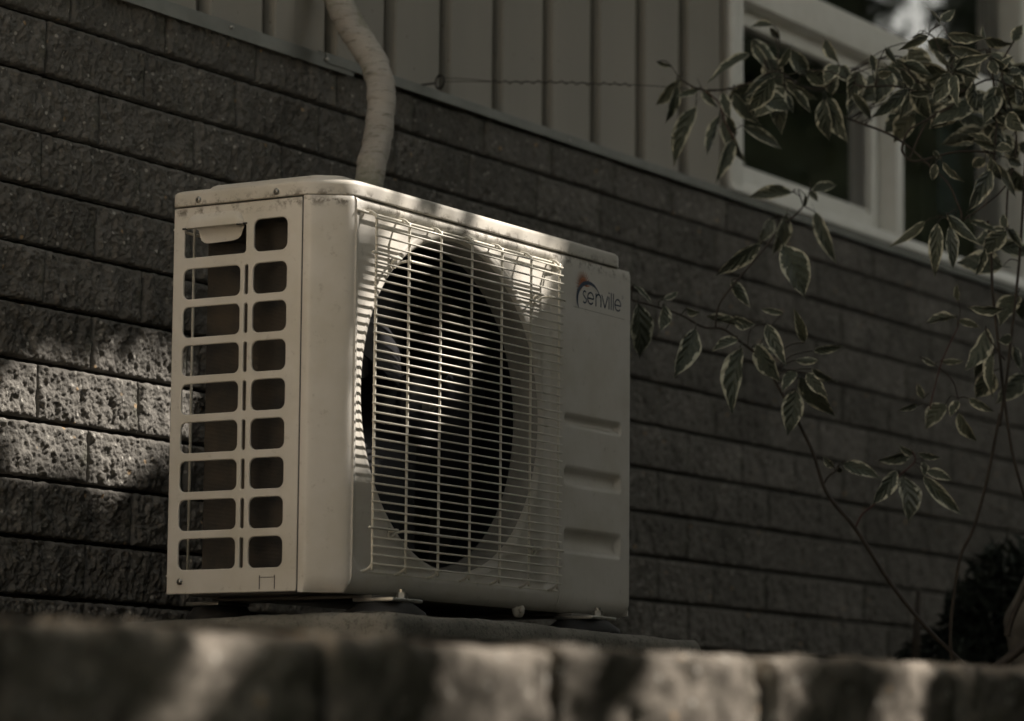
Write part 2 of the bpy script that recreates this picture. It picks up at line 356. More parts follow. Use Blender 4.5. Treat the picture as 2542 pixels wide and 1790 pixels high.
# plant measurements (metres)
LEAVES = [
 (1.3607, 0.225, 1.0533, 1.389, 0.2056, 1.0473, 0.0055),
 (1.4073, 0.2015, 1.0269, 1.412, 0.2563, 0.9801, 0.0215),
 (1.3996, 0.2026, 1.0131, 1.4185, 0.237, 0.9434, 0.0214),
 (1.3345, 0.123, 0.9866, 1.3095, 0.159, 0.9703, 0.0121),
 (1.4459, 0.189, 0.9827, 1.4406, 0.2383, 0.8737, 0.0308),
 (1.4437, 0.174, 1.0121, 1.4361, 0.1423, 0.9731, 0.0185),
 (1.4294, 0.0668, 1.0667, 1.3769, 0.1301, 1.0106, 0.0183),
 (1.4294, 0.1044, 0.9961, 1.4638, 0.0674, 0.9334, 0.0214),
 (1.3551, 0.0862, 0.9805, 1.35, 0.0667, 0.9286, 0.0181),
 (1.415, 0.0731, 0.9269, 1.4807, 0.0215, 0.8902, 0.0136),
 (1.4486, 0.1419, 0.9598, 1.4206, 0.1599, 0.8788, 0.0169),
 (1.4563, 0.139, 0.9546, 1.4634, 0.098, 0.8679, 0.0215),
 (1.4495, 0.1114, 0.9134, 1.4192, 0.1299, 0.8295, 0.0244),
 (1.3631, 0.0802, 0.9384, 1.3958, 0.0768, 0.9039, 0.0151),
 (1.399, 0.0445, 1.0738, 1.4009, 0.0134, 1.0215, 0.0136),
 (1.4806, 0.0465, 1.1277, 1.4773, 0.0929, 1.1323, 0.0123),
 (1.3992, 0.0107, 1.1009, 1.4353, 0.0086, 1.0847, 0.0121),
 (1.4368, 0.0671, 1.0931, 1.474, 0.0348, 1.047, 0.0274),
 (1.3675, -0.0451, 1.0515, 1.3844, -0.0133, 1.0155, 0.0134),
 (1.4278, -0.0153, 1.0636, 1.4773, -0.0311, 1.0159, 0.0272),
 (1.474, 0.0349, 1.0377, 1.452, 0.0579, 0.9676, 0.0183),
 (1.4112, 0.0068, 1.0166, 1.3634, 0.05, 0.9691, 0.0181),
 (1.3841, -0.0134, 0.9757, 1.3681, -0.0278, 0.8983, 0.033),
 (1.3921, -0.0228, 1.0007, 1.4297, -0.0675, 0.9633, 0.015),
 (1.3466, -0.0618, 0.9699, 1.3762, -0.0834, 0.9307, 0.0148),
 (1.4014, -0.0147, 0.9788, 1.4017, -0.0346, 0.9401, 0.015),
 (1.3969, -0.1003, 1.0665, 1.4106, -0.1199, 1.0244, 0.0179),
 (1.322, -0.1621, 0.9998, 1.3086, -0.1393, 0.9668, 0.0264),
 (1.3686, -0.1432, 1.0078, 1.3547, -0.1723, 0.972, 0.0237),
 (1.4259, -0.0892, 0.9665, 1.4221, -0.1269, 0.8801, 0.036),
 (1.4025, -0.0939, 0.9587, 1.432, -0.086, 0.8856, 0.0239),
 (1.2727, -0.2109, 0.9349, 1.3141, -0.2358, 0.8868, 0.0174),
 (1.2456, -0.2619, 0.992, 1.256, -0.2664, 0.9613, 0.0144),
 (1.2415, -0.3353, 0.9222, 1.1863, -0.2919, 0.863, 0.0242),
 (1.2345, -0.2954, 0.9979, 1.2724, -0.2998, 0.9755, 0.0114),
 (1.2414, -0.2951, 0.9672, 1.2786, -0.3186, 0.925, 0.0143),
 (1.3433, -0.2676, 0.9837, 1.3878, -0.2822, 0.9519, 0.0175),
 (1.253, -0.2709, 0.9544, 1.255, -0.2982, 0.9577, 0.0144),
 (1.2955, -0.2988, 0.983, 1.3389, -0.3357, 0.9639, 0.0173),
 (1.2547, -0.3293, 0.9195, 1.2907, -0.363, 0.9227, 0.0114),
 (1.3, -0.3841, 0.9689, 1.3005, -0.3531, 1.0046, 0.01),
 (1.2098, -0.4354, 0.9404, 1.2436, -0.4486, 0.9771, 0.0084),
 (1.187, -0.3972, 0.9989, 1.1519, -0.3577, 0.9719, 0.0141),
 (1.3105, -0.3112, 1.0289, 1.346, -0.3271, 1.0505, 0.0087),
 (1.2275, -0.4041, 1.0308, 1.2597, -0.4148, 1.0566, 0.017),
 (1.2527, -0.39, 1.0318, 1.2241, -0.3782, 1.0592, 0.0057),
 (1.2417, -0.4124, 0.9432, 1.2107, -0.3919, 0.8819, 0.0283),
 (1.2146, -0.4302, 0.9333, 1.2008, -0.4418, 0.8723, 0.0197),
 (1.2899, -0.3946, 0.96, 1.3423, -0.4214, 0.9526, 0.0143),
 (1.223, -0.4268, 0.9553, 1.2274, -0.4977, 0.9629, 0.0141),
 (1.3205, -0.3755, 1.0061, 1.3613, -0.4384, 0.9867, 0.0173),
 (1.2428, -0.4064, 1.0105, 1.2597, -0.4693, 0.9982, 0.017),
 (1.3034, -0.4539, 1.0057, 1.3128, -0.441, 1.0382, 0.0071),
 (1.2839, -0.4591, 1.0042, 1.3025, -0.5014, 0.9916, 0.0199),
 (1.2421, -0.4884, 0.961, 1.287, -0.5086, 0.9359, 0.0169),
 (1.2395, -0.4895, 0.9575, 1.2443, -0.4962, 0.9291, 0.0169),
 (1.3522, -0.451, 0.9367, 1.3249, -0.4402, 0.8659, 0.0315),
 (1.34, -0.4591, 0.9336, 1.3777, -0.4582, 0.8881, 0.0172),
 (1.3042, -0.4283, 0.9359, 1.3247, -0.419, 0.8883, 0.0171),
 (1.2596, -0.499, 0.9432, 1.2607, -0.5199, 0.967, 0.0141),
 (1.2715, -0.5061, 0.939, 1.3023, -0.5206, 0.9491, 0.0141),
 (1.2961, -0.508, 0.9434, 1.3023, -0.522, 0.9143, 0.017),
 (1.3913, -0.4716, 0.9361, 1.4181, -0.4695, 0.9089, 0.0144),
 (1.376, -0.4727, 1.0181, 1.3767, -0.4912, 1.0456, 0.0201),
 (1.313, -0.4668, 0.8757, 1.3366, -0.4781, 0.8614, 0.0142),
 (1.3215, -0.4846, 0.8812, 1.3237, -0.5106, 0.8444, 0.0256),
 (1.3085, -0.468, 0.817, 1.2631, -0.4448, 0.8258, 0.0142),
 (1.2835, -0.436, 0.8244, 1.294, -0.3978, 0.8298, 0.0071),
 (1.3767, -0.4334, 0.8347, 1.3567, -0.3957, 0.8611, 0.0101),
 (1.3193, -0.4604, 0.8195, 1.3235, -0.4921, 0.8173, 0.0142),
 (1.2678, -0.4756, 0.7722, 1.2397, -0.4444, 0.6963, 0.031),
 (1.3486, -0.4296, 0.8099, 1.3583, -0.4006, 0.7966, 0.02),
 (1.2991, -0.4596, 0.7989, 1.3271, -0.4657, 0.7626, 0.017),
 (1.3591, -0.4466, 0.8014, 1.3944, -0.4711, 0.7438, 0.0143),
 (1.3542, -0.4701, 0.8071, 1.3821, -0.486, 0.7987, 0.0171),
 (1.2519, -0.379, 0.7897, 1.2622, -0.368, 0.7607, 0.0142),
 (1.2469, -0.3935, 0.7905, 1.2669, -0.4241, 0.7537, 0.0099),
 (1.2995, -0.3551, 0.823, 1.3164, -0.36, 0.808, 0.0086),
 (1.318, -0.3304, 0.7031, 1.3159, -0.2652, 0.6613, 0.0172),
 (1.3013, -0.3595, 0.6953, 1.3113, -0.348, 0.6022, 0.0257),
 (1.2321, -0.4141, 0.6748, 1.2455, -0.4167, 0.5998, 0.0225),
 (1.2576, -0.3972, 0.7, 1.3005, -0.4392, 0.6514, 0.0198),
 (1.3065, -0.4187, 0.6942, 1.3516, -0.4545, 0.6807, 0.0142),
 (1.3646, -0.4613, 0.6821, 1.3627, -0.4156, 0.6419, 0.0314),
 (1.3101, -0.4442, 0.6467, 1.3147, -0.4264, 0.597, 0.0085),
 (1.3772, -0.4592, 0.6899, 1.4118, -0.4722, 0.6591, 0.0143),
 (1.3256, -0.4776, 0.6808, 1.3366, -0.4642, 0.7094, 0.0142),
 (1.4759, 0.0042, 0.8092, 1.4426, 0.0788, 0.8057, 0.0212),
 (1.4646, -0.04, 0.8036, 1.5121, -0.0706, 0.8238, 0.0166),
 (1.4097, -0.0634, 0.7929, 1.4189, -0.0754, 0.7751, 0.0119),
 (1.3719, -0.0735, 0.78, 1.3912, -0.0624, 0.7584, 0.0074),
 (1.4595, -0.049, 0.7654, 1.4854, -0.076, 0.6696, 0.0211),
 (1.4659, 0.0111, 0.7652, 1.4742, 0.039, 0.6888, 0.0272),
 (1.4884, 0.0494, 0.7656, 1.4602, 0.0624, 0.7131, 0.0213),
 (1.2347, -0.0532, 0.6723, 1.2026, 0.0197, 0.6127, 0.0276),
 (1.2413, -0.0943, 0.6685, 1.2669, -0.1289, 0.5768, 0.0489),
 (1.1956, -0.0149, 0.6047, 1.2316, -0.0342, 0.5633, 0.0183),
 (1.251, -0.0892, 0.5497, 1.2385, -0.0477, 0.5586, 0.0107),
 (1.1996, -0.1548, 0.4873, 1.1619, -0.1535, 0.5403, 0.0181),
 (1.2607, -0.1417, 0.4814, 1.2949, -0.1858, 0.4889, 0.0152),
 (1.1633, -0.0452, 0.4958, 1.1488, 0.0016, 0.4787, 0.0166),
 (1.1814, 0.0257, 0.5424, 1.1944, -0.0531, 0.5204, 0.0153),
 (1.1858, -0.0234, 0.5366, 1.1881, -0.0631, 0.5221, 0.0183),
 (1.1649, -0.0985, 0.52, 1.1666, -0.1343, 0.4454, 0.0241),
 (1.2314, -0.1224, 0.4624, 1.2329, -0.1686, 0.4568, 0.0136),
 (1.2179, -0.129, 0.4422, 1.1799, -0.1209, 0.4052, 0.0181),
 (1.2106, -0.055, 0.4916, 1.2294, -0.0895, 0.4243, 0.0304),
 (1.2259, -0.0404, 0.4912, 1.2524, -0.0747, 0.4799, 0.0153),
 (1.2279, -0.1307, 0.4311, 1.2887, -0.168, 0.3621, 0.0333),
 (1.2035, -0.1561, 0.4361, 1.2194, -0.1881, 0.3907, 0.021),
 (1.2323, -0.1218, 0.4107, 1.2258, -0.108, 0.3316, 0.0363),
 (1.2218, -0.1572, 0.4441, 1.2654, -0.1861, 0.4198, 0.0151),
 (1.1854, -0.0372, 0.4867, 1.1565, -0.025, 0.3715, 0.0273),
 (1.1188, 0.0149, 0.5125, 1.085, 0.0359, 0.4249, 0.0332),
 (1.0787, 0.0533, 0.5497, 1.0709, 0.0523, 0.503, 0.0181),
 (1.0593, 0.0942, 0.553, 1.0969, 0.1077, 0.4607, 0.0362),
 (1.0795, 0.1159, 0.5923, 1.0955, 0.0831, 0.5569, 0.0055),
 (1.1084, 0.0729, 0.567, 1.1271, 0.052, 0.5803, 0.0091),
 (1.0766, 0.0112, 0.5405, 1.0656, -0.0184, 0.5311, 0.012),
 (1.4015, -0.354, 0.5727, 1.3981, -0.3525, 0.6031, 0.0107),
 (1.4494, -0.3297, 0.5525, 1.4471, -0.2705, 0.5482, 0.0123),
 (1.4069, -0.3513, 0.5396, 1.4176, -0.3893, 0.5262, 0.0122),
 (1.4925, -0.4276, 0.5918, 1.4482, -0.4093, 0.5379, 0.0338),
 (1.3812, -0.4472, 0.5485, 1.3498, -0.3925, 0.5497, 0.006),
 (1.4363, -0.3945, 0.525, 1.4021, -0.3689, 0.4458, 0.0275),
 (1.4402, -0.3926, 0.5071, 1.4585, -0.3611, 0.437, 0.0275),
 (1.4133, -0.4102, 0.4784, 1.4157, -0.4084, 0.3993, 0.0212),
 (1.4101, -0.4508, 0.5, 1.383, -0.4361, 0.4946, 0.0181),
 (1.5085, -0.4307, 0.5843, 1.5015, -0.4299, 0.5462, 0.0185),
 (1.4404, -0.2929, 0.4667, 1.4466, -0.2601, 0.4849, 0.0077),
 (1.3977, -0.3217, 0.4665, 1.4031, -0.3654, 0.4645, 0.0092),
 (1.4384, -0.2699, 0.4088, 1.4264, -0.2621, 0.4359, 0.0123),
 (1.3626, -0.2937, 0.3876, 1.3333, -0.2705, 0.3767, 0.0106),
 (1.4606, -0.3035, 0.4001, 1.4435, -0.2706, 0.3566, 0.0277),
 (1.3811, -0.3612, 0.3952, 1.3726, -0.3482, 0.3675, 0.0151),
 (1.3623, -0.3691, 0.3716, 1.3874, -0.387, 0.3185, 0.0151),
 (1.4105, -0.3682, 0.4008, 1.422, -0.412, 0.3753, 0.0152),
 (1.4851, -0.423, 0.4982, 1.5137, -0.4238, 0.458, 0.0153),
 (1.2482, -0.187, 0.2744, 1.235, -0.1702, 0.2921, 0.012),
 (1.2859, -0.179, 0.2779, 1.3121, -0.1698, 0.2683, 0.0091),
 (1.3527, -0.154, 0.2908, 1.373, -0.2183, 0.2653, 0.0245),
 (1.3375, -0.2645, 0.2727, 1.2996, -0.2353, 0.2102, 0.0272),
 (1.4406, -0.2481, 0.3129, 1.3961, -0.2011, 0.294, 0.0185),
 (1.393, -0.2711, 0.3046, 1.374, -0.2515, 0.3191, 0.0122),
 (1.4013, -0.2757, 0.3082, 1.4284, -0.31, 0.2999, 0.0092),
 (1.4057, -0.2468, 0.2699, 1.3975, -0.2665, 0.1889, 0.0582),
 (1.4226, -0.276, 0.2947, 1.4127, -0.2836, 0.269, 0.0123),
 (1.3983, -0.2933, 0.2766, 1.4115, -0.3368, 0.2607, 0.0183),
 (1.3658, -0.3011, 0.2645, 1.4091, -0.3569, 0.1959, 0.0182),
]
STEMS = [
 (0.0042,0.003,[(1.4668, -0.3328, -0.0615), (1.4515, -0.3134, -0.0375), (1.4227, -0.277, 0.0074), (1.3827, -0.2293, 0.0824), (1.3406, -0.1827, 0.1755), (1.3188, -0.1563, 0.2144), (1.3041, -0.14, 0.2475), (1.2881, -0.1278, 0.3047), (1.2686, -0.1088, 0.3588)]),
 (0.003,0.0014,[(1.2687, -0.1088, 0.3585), (1.2458, -0.0847, 0.4141), (1.2243, -0.0617, 0.4652), (1.2, -0.0297, 0.498), (1.1819, -0.0049, 0.5189), (1.1642, 0.0235, 0.5217), (1.1413, 0.0561, 0.5425), (1.116, 0.0943, 0.5572), (1.0943, 0.1276, 0.5674)]),
 (0.0018,0.0015,[(1.1752, 0.0053, 0.5218), (1.1737, 0.0011, 0.549), (1.1782, -0.0137, 0.5794), (1.204, -0.0755, 0.6584), (1.2108, -0.0926, 0.6828)]),
 (0.0017,0.001,[(1.4409, -0.0013, 0.7451), (1.4531, -0.0288, 0.7752), (1.4563, -0.0406, 0.8022), (1.4543, -0.0417, 0.8201)]),
 (0.001,0.0008,[(1.4531, -0.0288, 0.7752), (1.448, -0.0247, 0.7931), (1.44, -0.0136, 0.8019)]),
 (0.001,0.0008,[(1.4547, -0.0314, 0.7752), (1.4616, -0.0413, 0.7694), (1.4669, -0.0487, 0.7635)]),
 (0.0018,0.0012,[(1.3406, -0.1827, 0.1755), (1.3442, -0.1945, 0.1997), (1.3532, -0.2138, 0.218), (1.3686, -0.2503, 0.2637), (1.3813, -0.2779, 0.2911), (1.3776, -0.2764, 0.3092)]),
 (0.002,0.0015,[(1.3036, -0.1403, 0.252), (1.3068, -0.1489, 0.2657), (1.312, -0.1599, 0.2748), (1.3134, -0.1643, 0.2839)]),
 (0.0032,0.0028,[(1.458, -0.3168, -0.0677), (1.4515, -0.3134, -0.0375), (1.4454, -0.3166, 0.0168), (1.4413, -0.3357, 0.1226), (1.4478, -0.3597, 0.1772), (1.4505, -0.3857, 0.265), (1.449, -0.4104, 0.3769)]),
 (0.0028,0.0024,[(1.4516, -0.4091, 0.3539), (1.4504, -0.4131, 0.3781), (1.4483, -0.4245, 0.4386), (1.4454, -0.4328, 0.493), (1.4409, -0.4454, 0.5746), (1.4344, -0.459, 0.6743), (1.4256, -0.4704, 0.78), (1.4169, -0.4818, 0.8858)]),
 (0.003,0.0024,[(1.4924, -0.4427, 0.2154), (1.4866, -0.4382, 0.2365), (1.4674, -0.4249, 0.3118), (1.4476, -0.418, 0.4174), (1.4376, -0.4163, 0.4777), (1.4194, -0.4121, 0.5833), (1.4096, -0.4137, 0.6557), (1.4004, -0.4117, 0.7101)]),
 (0.0014,0.0012,[(1.4434, -0.4236, 0.4687), (1.4228, -0.4, 0.5107), (1.4192, -0.3985, 0.5288)]),
 (0.0012,0.0012,[(1.3943, -0.3567, 0.5254), (1.3866, -0.3299, 0.4678), (1.3846, -0.3104, 0.4012), (1.3851, -0.3067, 0.3831)]),
 (0.001,0.001,[(1.3654, -0.2964, 0.4735), (1.3831, -0.3214, 0.4572), (1.4002, -0.3434, 0.4317), (1.4083, -0.3494, 0.4016)]),
 (0.002,0.0018,[(1.3953, -0.4317, 0.8263), (1.3754, -0.3998, 0.8303), (1.3561, -0.3677, 0.8285), (1.335, -0.33, 0.8167), (1.3205, -0.3051, 0.8122), (1.3109, -0.2922, 0.8249), (1.3085, -0.2918, 0.8392), (1.3116, -0.3032, 0.8651), (1.3246, -0.3289, 0.8825), (1.3456, -0.3699, 0.9086), (1.349, -0.3811, 0.9316)]),
 (0.002,0.0018,[(1.3171, -0.3004, 0.8164), (1.3218, -0.3174, 0.8538), (1.3273, -0.334, 0.8854), (1.3441, -0.3674, 0.9086)]),
 (0.0022,0.0018,[(1.4544, -0.0755, 0.9578), (1.4789, -0.1101, 0.9343), (1.2862, -0.2613, 0.8647), (1.3079, -0.2922, 0.8449), (1.3327, -0.3247, 0.8109), (1.3559, -0.3548, 0.7769), (1.3666, -0.3655, 0.7484), (1.3762, -0.3735, 0.7171), (1.3682, -0.3582, 0.7083)]),
 (0.0014,0.0014,[(1.3771, -0.373, 0.7085), (1.3948, -0.4092, 0.7374), (1.4092, -0.4407, 0.7692), (1.4157, -0.4632, 0.818)]),
 (0.0016,0.0018,[(1.311, 0.1497, 1.0034), (1.331, 0.1211, 0.9857), (1.3514, 0.0877, 0.9846), (1.378, 0.0406, 0.9985), (1.4006, -0.0019, 1.0198), (1.427, -0.0389, 0.9933), (1.4507, -0.0774, 0.9907), (1.4598, -0.0998, 1.0207), (1.2581, -0.2337, 0.9416), (1.2879, -0.2831, 0.9421), (1.3191, -0.3317, 0.9311), (1.349, -0.3811, 0.9316), (1.3763, -0.4318, 0.955), (1.4084, -0.4786, 0.9297)]),
 (0.001,0.001,[(1.3079, -0.3181, 0.951), (1.3178, -0.3324, 0.9426), (1.334, -0.3564, 0.9314)]),
 (0.0014,0.0014,[(1.3341, 0.116, 0.9858), (1.3524, 0.0916, 0.9621), (1.3604, 0.0856, 0.9323), (1.3738, 0.0723, 0.8966)]),
 (0.0016,0.0014,[(1.3358, -0.3685, 0.9687), (1.3177, -0.3519, 1.0228), (1.3105, -0.3427, 1.0342), (1.3193, -0.3608, 1.0487)]),
 (0.0012,0.001,[(1.3388, -0.3734, 0.9687), (1.3315, -0.3739, 1.0202), (1.3205, -0.3634, 1.0516)]),
 (0.002,0.002,[(1.3718, -0.4341, 0.9951), (1.3778, -0.4342, 0.955), (1.3878, -0.4355, 0.8921), (1.3928, -0.4297, 0.8349), (1.3955, -0.4251, 0.7976)]),
 (0.0018,0.0018,[(1.3894, -0.4703, 1.024), (1.3833, -0.4476, 0.9723), (1.4028, -0.4602, 0.8924), (1.4122, -0.4618, 0.8352), (1.4122, -0.4456, 0.7692), (1.4191, -0.4388, 0.6948)]),
]
YW = .6239; Z0 = .9227; CH = .091; BL = .2515; GAP = .0075

# ------------------------------------------------------------------ setting: ground, paving
GZ = -.15           # planting bed behind the retaining stones
LOWZ = -.92         # paving the photographer stands on
RA = Vector((-1.984, -1.045, 0)); RB = Vector((-.626, -1.359, 0)); RD = (RB-RA).normalized(); RN = Vector((RD.y, -RD.x, 0))   # RN points to the camera side
def sheet(name, poly, z, mat, sub=None, amp=0):
    bm = bmesh.new(); bm.faces.new([bm.verts.new((x, y, z)) for x, y in poly]); bm.normal_update()
    if bm.faces[:][0].normal.z < 0: bmesh.ops.reverse_faces(bm, faces=bm.faces[:])
    return link(name, bm_mesh(name, bm, mat), kind='structure')
sheet('patio', [(-120, -120), (120, -120), (120, 120), (-120, 120)], LOWZ, M_PATIO)
sheet('unseen_lawn', [(-3.3, -.6), (-60, -2.6), (-60, -60), (60, -60), (60, -.6)], LOWZ+.006, M_LAWN)  # added unseen dark grass, cutting light bounced onto unit and stones
# bed: a slightly uneven soil sheet from the stones to the house wall
bv = []; bf = []; NX, NY = 90, 24
for i in range(NX+1):
    s = -1.2 + i*(8.6/NX)
    front = RA + RD*(s) - RN*.11
    for j in range(NY+1):
        k = j/NY
        x = front.x*(1-k) + (front.x+.0)*k; y = front.y*(1-k) + (YW+.01)*k
        bv.append((x, y, GZ + .012*noise.noise(Vector((x*5, y*5, 0))) + .004*noise.noise(Vector((x*30, y*30, 2)))))
for i in range(NX):
    for j in range(NY):
        a = i*(NY+1)+j; bf.append((a, a+NY+1, a+NY+2, a+1))
link('soil_ground', mesh('soil_ground', bv, bf, M_SOIL, True), kind='structure')

sheet('bounce_gravel_path', [(-3.39, -.70), (-.75, -1.02), (-.55, YW-.002), (-3.39, YW-.002)], GZ+.022, M_BOUNCE_GRAVEL)  # added out of view, pale to bounce sunlight onto the side panel
# ------------------------------------------------------------------ the block wall
wall = thing('block_wall', 'dark grey split-face concrete block wall behind the outdoor unit', 'wall', (0, YW, GZ))
box('mortar_backing', (-.95, YW+.020, GZ-.3), (6.8, YW+.16, .99), M_MORTAR, wall)

def split_block(seed, L, H, D, nx, nz, amp, rough_edge=.0018):
    """A split-face block: rough front at y=0 facing -Y, running to y=D; x 0..L, z 0..H."""
    o = Vector((seed*17.3, seed*5.1, seed*9.7)); V = []; Fc = []
    for j in range(nz+1):
        for i in range(nx+1):
            u = i/nx; w = j/nz
            # crowd samples to the edges
            x = L*u; z = H*w
            p = Vector((x, z, 0))
            q = Vector((x, z*.62, 0)); d = (noise.noise(q*16+o)*1.0 + noise.noise(q*44+o*2)*1.15 + noise.noise(q*95+o*3)*.95 + noise.noise(p*200+o)*.55 + noise.noise(p*380+o)*.25)
            f1 = noise.voronoi(p*115+o)[0][0]; f2 = noise.voronoi(p*52+o)[0][0]
            d = d + .55*max(0, .5-f1)*1.6 + .7*max(0, .42-f2)*2 - .3
            e = min(x, L-x, z, H-z)
            edge = max(0., 1-e/.006)
            y = -amp*.5*d*(1-edge*.6) + edge*edge*.0035
            jx = noise.noise(Vector((z*60, seed, i)))*rough_edge if i in (0, nx) else 0
            jz = noise.noise(Vector((x*60, seed+3, j)))*rough_edge if j in (0, nz) else 0
            V.append((x+jx, y, z+jz))
    for j in range(nz):
        for i in range(nx):
            a = j*(nx+1)+i; Fc.append((a, a+1, a+nx+2, a+nx+1))
    # sides
    def idx(i, j): return j*(nx+1)+i
    ring = [idx(i, 0) for i in range(nx)]+[idx(nx, j) for j in range(nz)]+[idx(i, nz) for i in range(nx, 0, -1)]+[idx(0, j) for j in range(nz, 0, -1)]
    n0 = len(V)
    for r in ring: V.append((V[r][0], D, V[r][2]))
    m = len(ring)
    for k in range(m):
        Fc.append((ring[k], n0+k, n0+(k+1) % m, ring[(k+1) % m]))
    Fc.append(tuple(n0+k for k in range(m)))
    return V, Fc
BLOCKS = []
for s in range(7):
    v, f = split_block(s+1, BL-.0045, CH-GAP, .05, 140, 46, .0085)
    BLOCKS.append(mesh('block_%d' % s, v, f, M_BLOCK, True))
HALF = []
for s in range(2):
    v, f = split_block(s+21, BL/2-.0045, CH-GAP, .05, 70, 46, .0085)
    HALF.append(mesh('half_block_%d' % s, v, f, M_BLOCK, True))
TOPB = []
for s in range(4):
    v, f = split_block(s+31, BL-.0045, .068, .05, 130, 36, .0085)
    TOPB.append(mesh('top_block_%d' % s, v, f, M_BLOCK, True))
phase = {-1: .150, 0: .0950, 1: .2330, 2: .0880, 3: .2309, 4: .1040, 5: .2280, 6: .097, 7: .2240, 8: .0900, 9: .225, 10: .10}
bc = 0
for j in range(-1, 11):
    zb = Z0 - CH*(j+1) + .002
    k0 = math.ceil((-.80-phase[j])/BL)
    k = k0
    while phase[j]+k*BL < 4.6:
        x = phase[j]+k*BL
        pool = TOPB if j == -1 else BLOCKS
        if j >= 6 and rnd.random() < .10:
            for q in range(2):
                b = link('block', rnd.choice(HALF), wall, True)
                b.location = Vector((x+.002+q*BL/2, YW+rnd.uniform(-.0015, .003), zb)) - base_of(wall); bc += 1
        else:
            b = link('block', rnd.choice(pool), wall, True)
            b.location = Vector((x+.002, YW+rnd.uniform(-.0015, .003), zb)) - base_of(wall); bc += 1
        k += 1
print('blocks', bc)

rw2 = thing('house_bounce_wall', 'added unseen pale wall left of the frame bouncing sunlight onto the unit', 'wall', (-2.2, YW, GZ))  # wall added out of view as a reflector for the side panel
box('wall_body', (-4.2, YW-.012, LOWZ-.02), (-.82, YW+.10, 2.6), M_BOUNCE_STUCCO, rw2, .004)
box('corner_strip', (-.8195, YW-.016, GZ-.05), (-.79, YW+.05, .985), M_VINYL, rw2, .002)
# ------------------------------------------------------------------ siding above it
sid = thing('metal_siding', 'beige ribbed metal siding running above the dark block wall', 'wall', (0, YW, 1.0))
GR = .032; PW = .1902
def siding_piece(x0, x1, z0, z1, name='siding_board'):
    a = x0; b = x1
    prof = [(a-.001, YW+.024), (a, YW+.003), (a+.003, YW), (a+.056, YW), (a+.060, YW+.0045), (b-.003, YW+.0045), (b, YW+.0075), (b+.001, YW+.024)]
    prof = [q for q in prof]
    V = [(x, y, z0) for x, y in prof]+[(x, y, z1) for x, y in prof]; n = len(prof)
    Fc = [(i, i+1, n+i+1, n+i) for i in range(n-1)]
    Fc.append(tuple(range(n))[::-1]); Fc.append(tuple(range(n, 2*n))); Fc.append((0, n, 2*n-1, n-1))
    return mesh(name, V, Fc, M_SIDING)
box('groove_sheet', (-.815, YW+.0265, .99), (2.404, YW+.05, 2.7), M_SIDING, sid)
box('groove_sheet', (4.195, YW+.0265, .99), (6.6, YW+.05, 2.7), M_SIDING, sid)
gx = [.692+PW*k for k in range(-7, 10)]
for g in gx:
    x0 = g+GR/2; x1 = min(g+PW-GR/2, 2.394)
    if x1-x0 < .07: continue
    link('siding_board', siding_piece(x0, x1, 1.0075, 2.7), sid)
for k in range(9):
    x0 = 4.215+k*PW; link('siding_board', siding_piece(x0, x0+PW-GR, 1.0075, 2.7), sid)
box('corner_trim', (2.396, YW-.004, 1.0075), (2.4070, YW+.03, 2.7), M_SIDING, sid, .001)
# flashing strip: two lengths overlapping near the pipe
def flash(x0, x1, zt, zb, y, name='flashing'):
    prof = [(y+.030, zt+.010), (y, zt), (y-.0018, zt-.001), (y-.0022, zb), (y-.0006, zb), (y, zt-.003), (y+.030, zt+.006)]
    n = len(prof); N = 60; V = []; Fc = []
    for i in range(N+1):
        x = x0+(x1-x0)*i/N; w = .0012*noise.noise(Vector((x*3, 1, 0)))+.0006*noise.noise(Vector((x*14, 5, 0)))
        for q, (yy, zz) in enumerate(prof): V.append((x, yy+w, zz+(w if q in (3, 4) else 0)))
    for i in range(N):
        for q in range(n): Fc.append((i*n+q, i*n+(q+1) % n, (i+1)*n+(q+1) % n, (i+1)*n+q))
    Fc.append(tuple(range(n))); Fc.append(tuple(N*n+q for q in range(n))[::-1])
    return mesh(name, V, Fc, M_FLASH)
link('flashing', flash(-.80, .935, 1.0100, .985, YW-.0095), sid)
link('flashing', flash(.845, 6.6, 1.0125, .9935, YW-.0125), sid)
for x in (.560, .846, 1.7): link('rivet', mesh('rivet', *cyl_geo((x, YW-.017, 1.0), (x, YW-.008, 1.0), .003, 10), M_STEEL, True), sid)

# ------------------------------------------------------------------ window
win = thing('window', 'white framed window set in the beige siding behind the shrub', 'window', (3.3, YW, 1.01))
YF = YW-.012; YS = YF+.045; YB = YF+.1; XL, XR = 2.4086, 4.19
def wbox(name, x0, x1, y0, y1, z0, z1, par=None, bv=.0015): return box(name, (x0, y0, z0), (x1, y1, z1), M_VINYL, par or win, bv)
fr = wbox('frame', XL, 2.4648, YF, YB, 1.0105, 2.4)
wbox('frame', 2.4653, 4.066, YF, YB, 1.0105, 1.0399)
wbox('frame', 4.0665, XR, YF, YB, 1.0105, 2.4)
wbox('transom', 2.4653, 4.066, YF, YB, 1.4516, 1.5315)
wbox('mullion', 3.2750, 3.3151, YF+.001, YB, 1.0403, 1.4512)
sash = wbox('sash', 2.4653, 3.2290, YS, YB, 1.0403, 1.0880)
wbox('sash', 3.2300, 3.2745, YS+.0005, YB, 1.0403, 1.4512)
wbox('sash', 2.4653, 3.2290, YS, YB, 1.4160, 1.4512)
wbox('sash_stop', 2.4653, 3.2290, YS+.012, YB, 1.0885, 1.1000)
wbox('sill', XL-.01, XR+.01, YF-.008, YF-.0005, 1.0120, 1.0255, bv=.001)
def pane(x0, x1, z0, z1, y):
    return link('pane', mesh('pane', [(x0, y, z0), (x1, y, z0), (x1, y, z1), (x0, y, z1)], [(0, 1, 2, 3)], M_GLASS), win)
pane(2.460, 3.235, 1.085, 1.420, YS+.02)
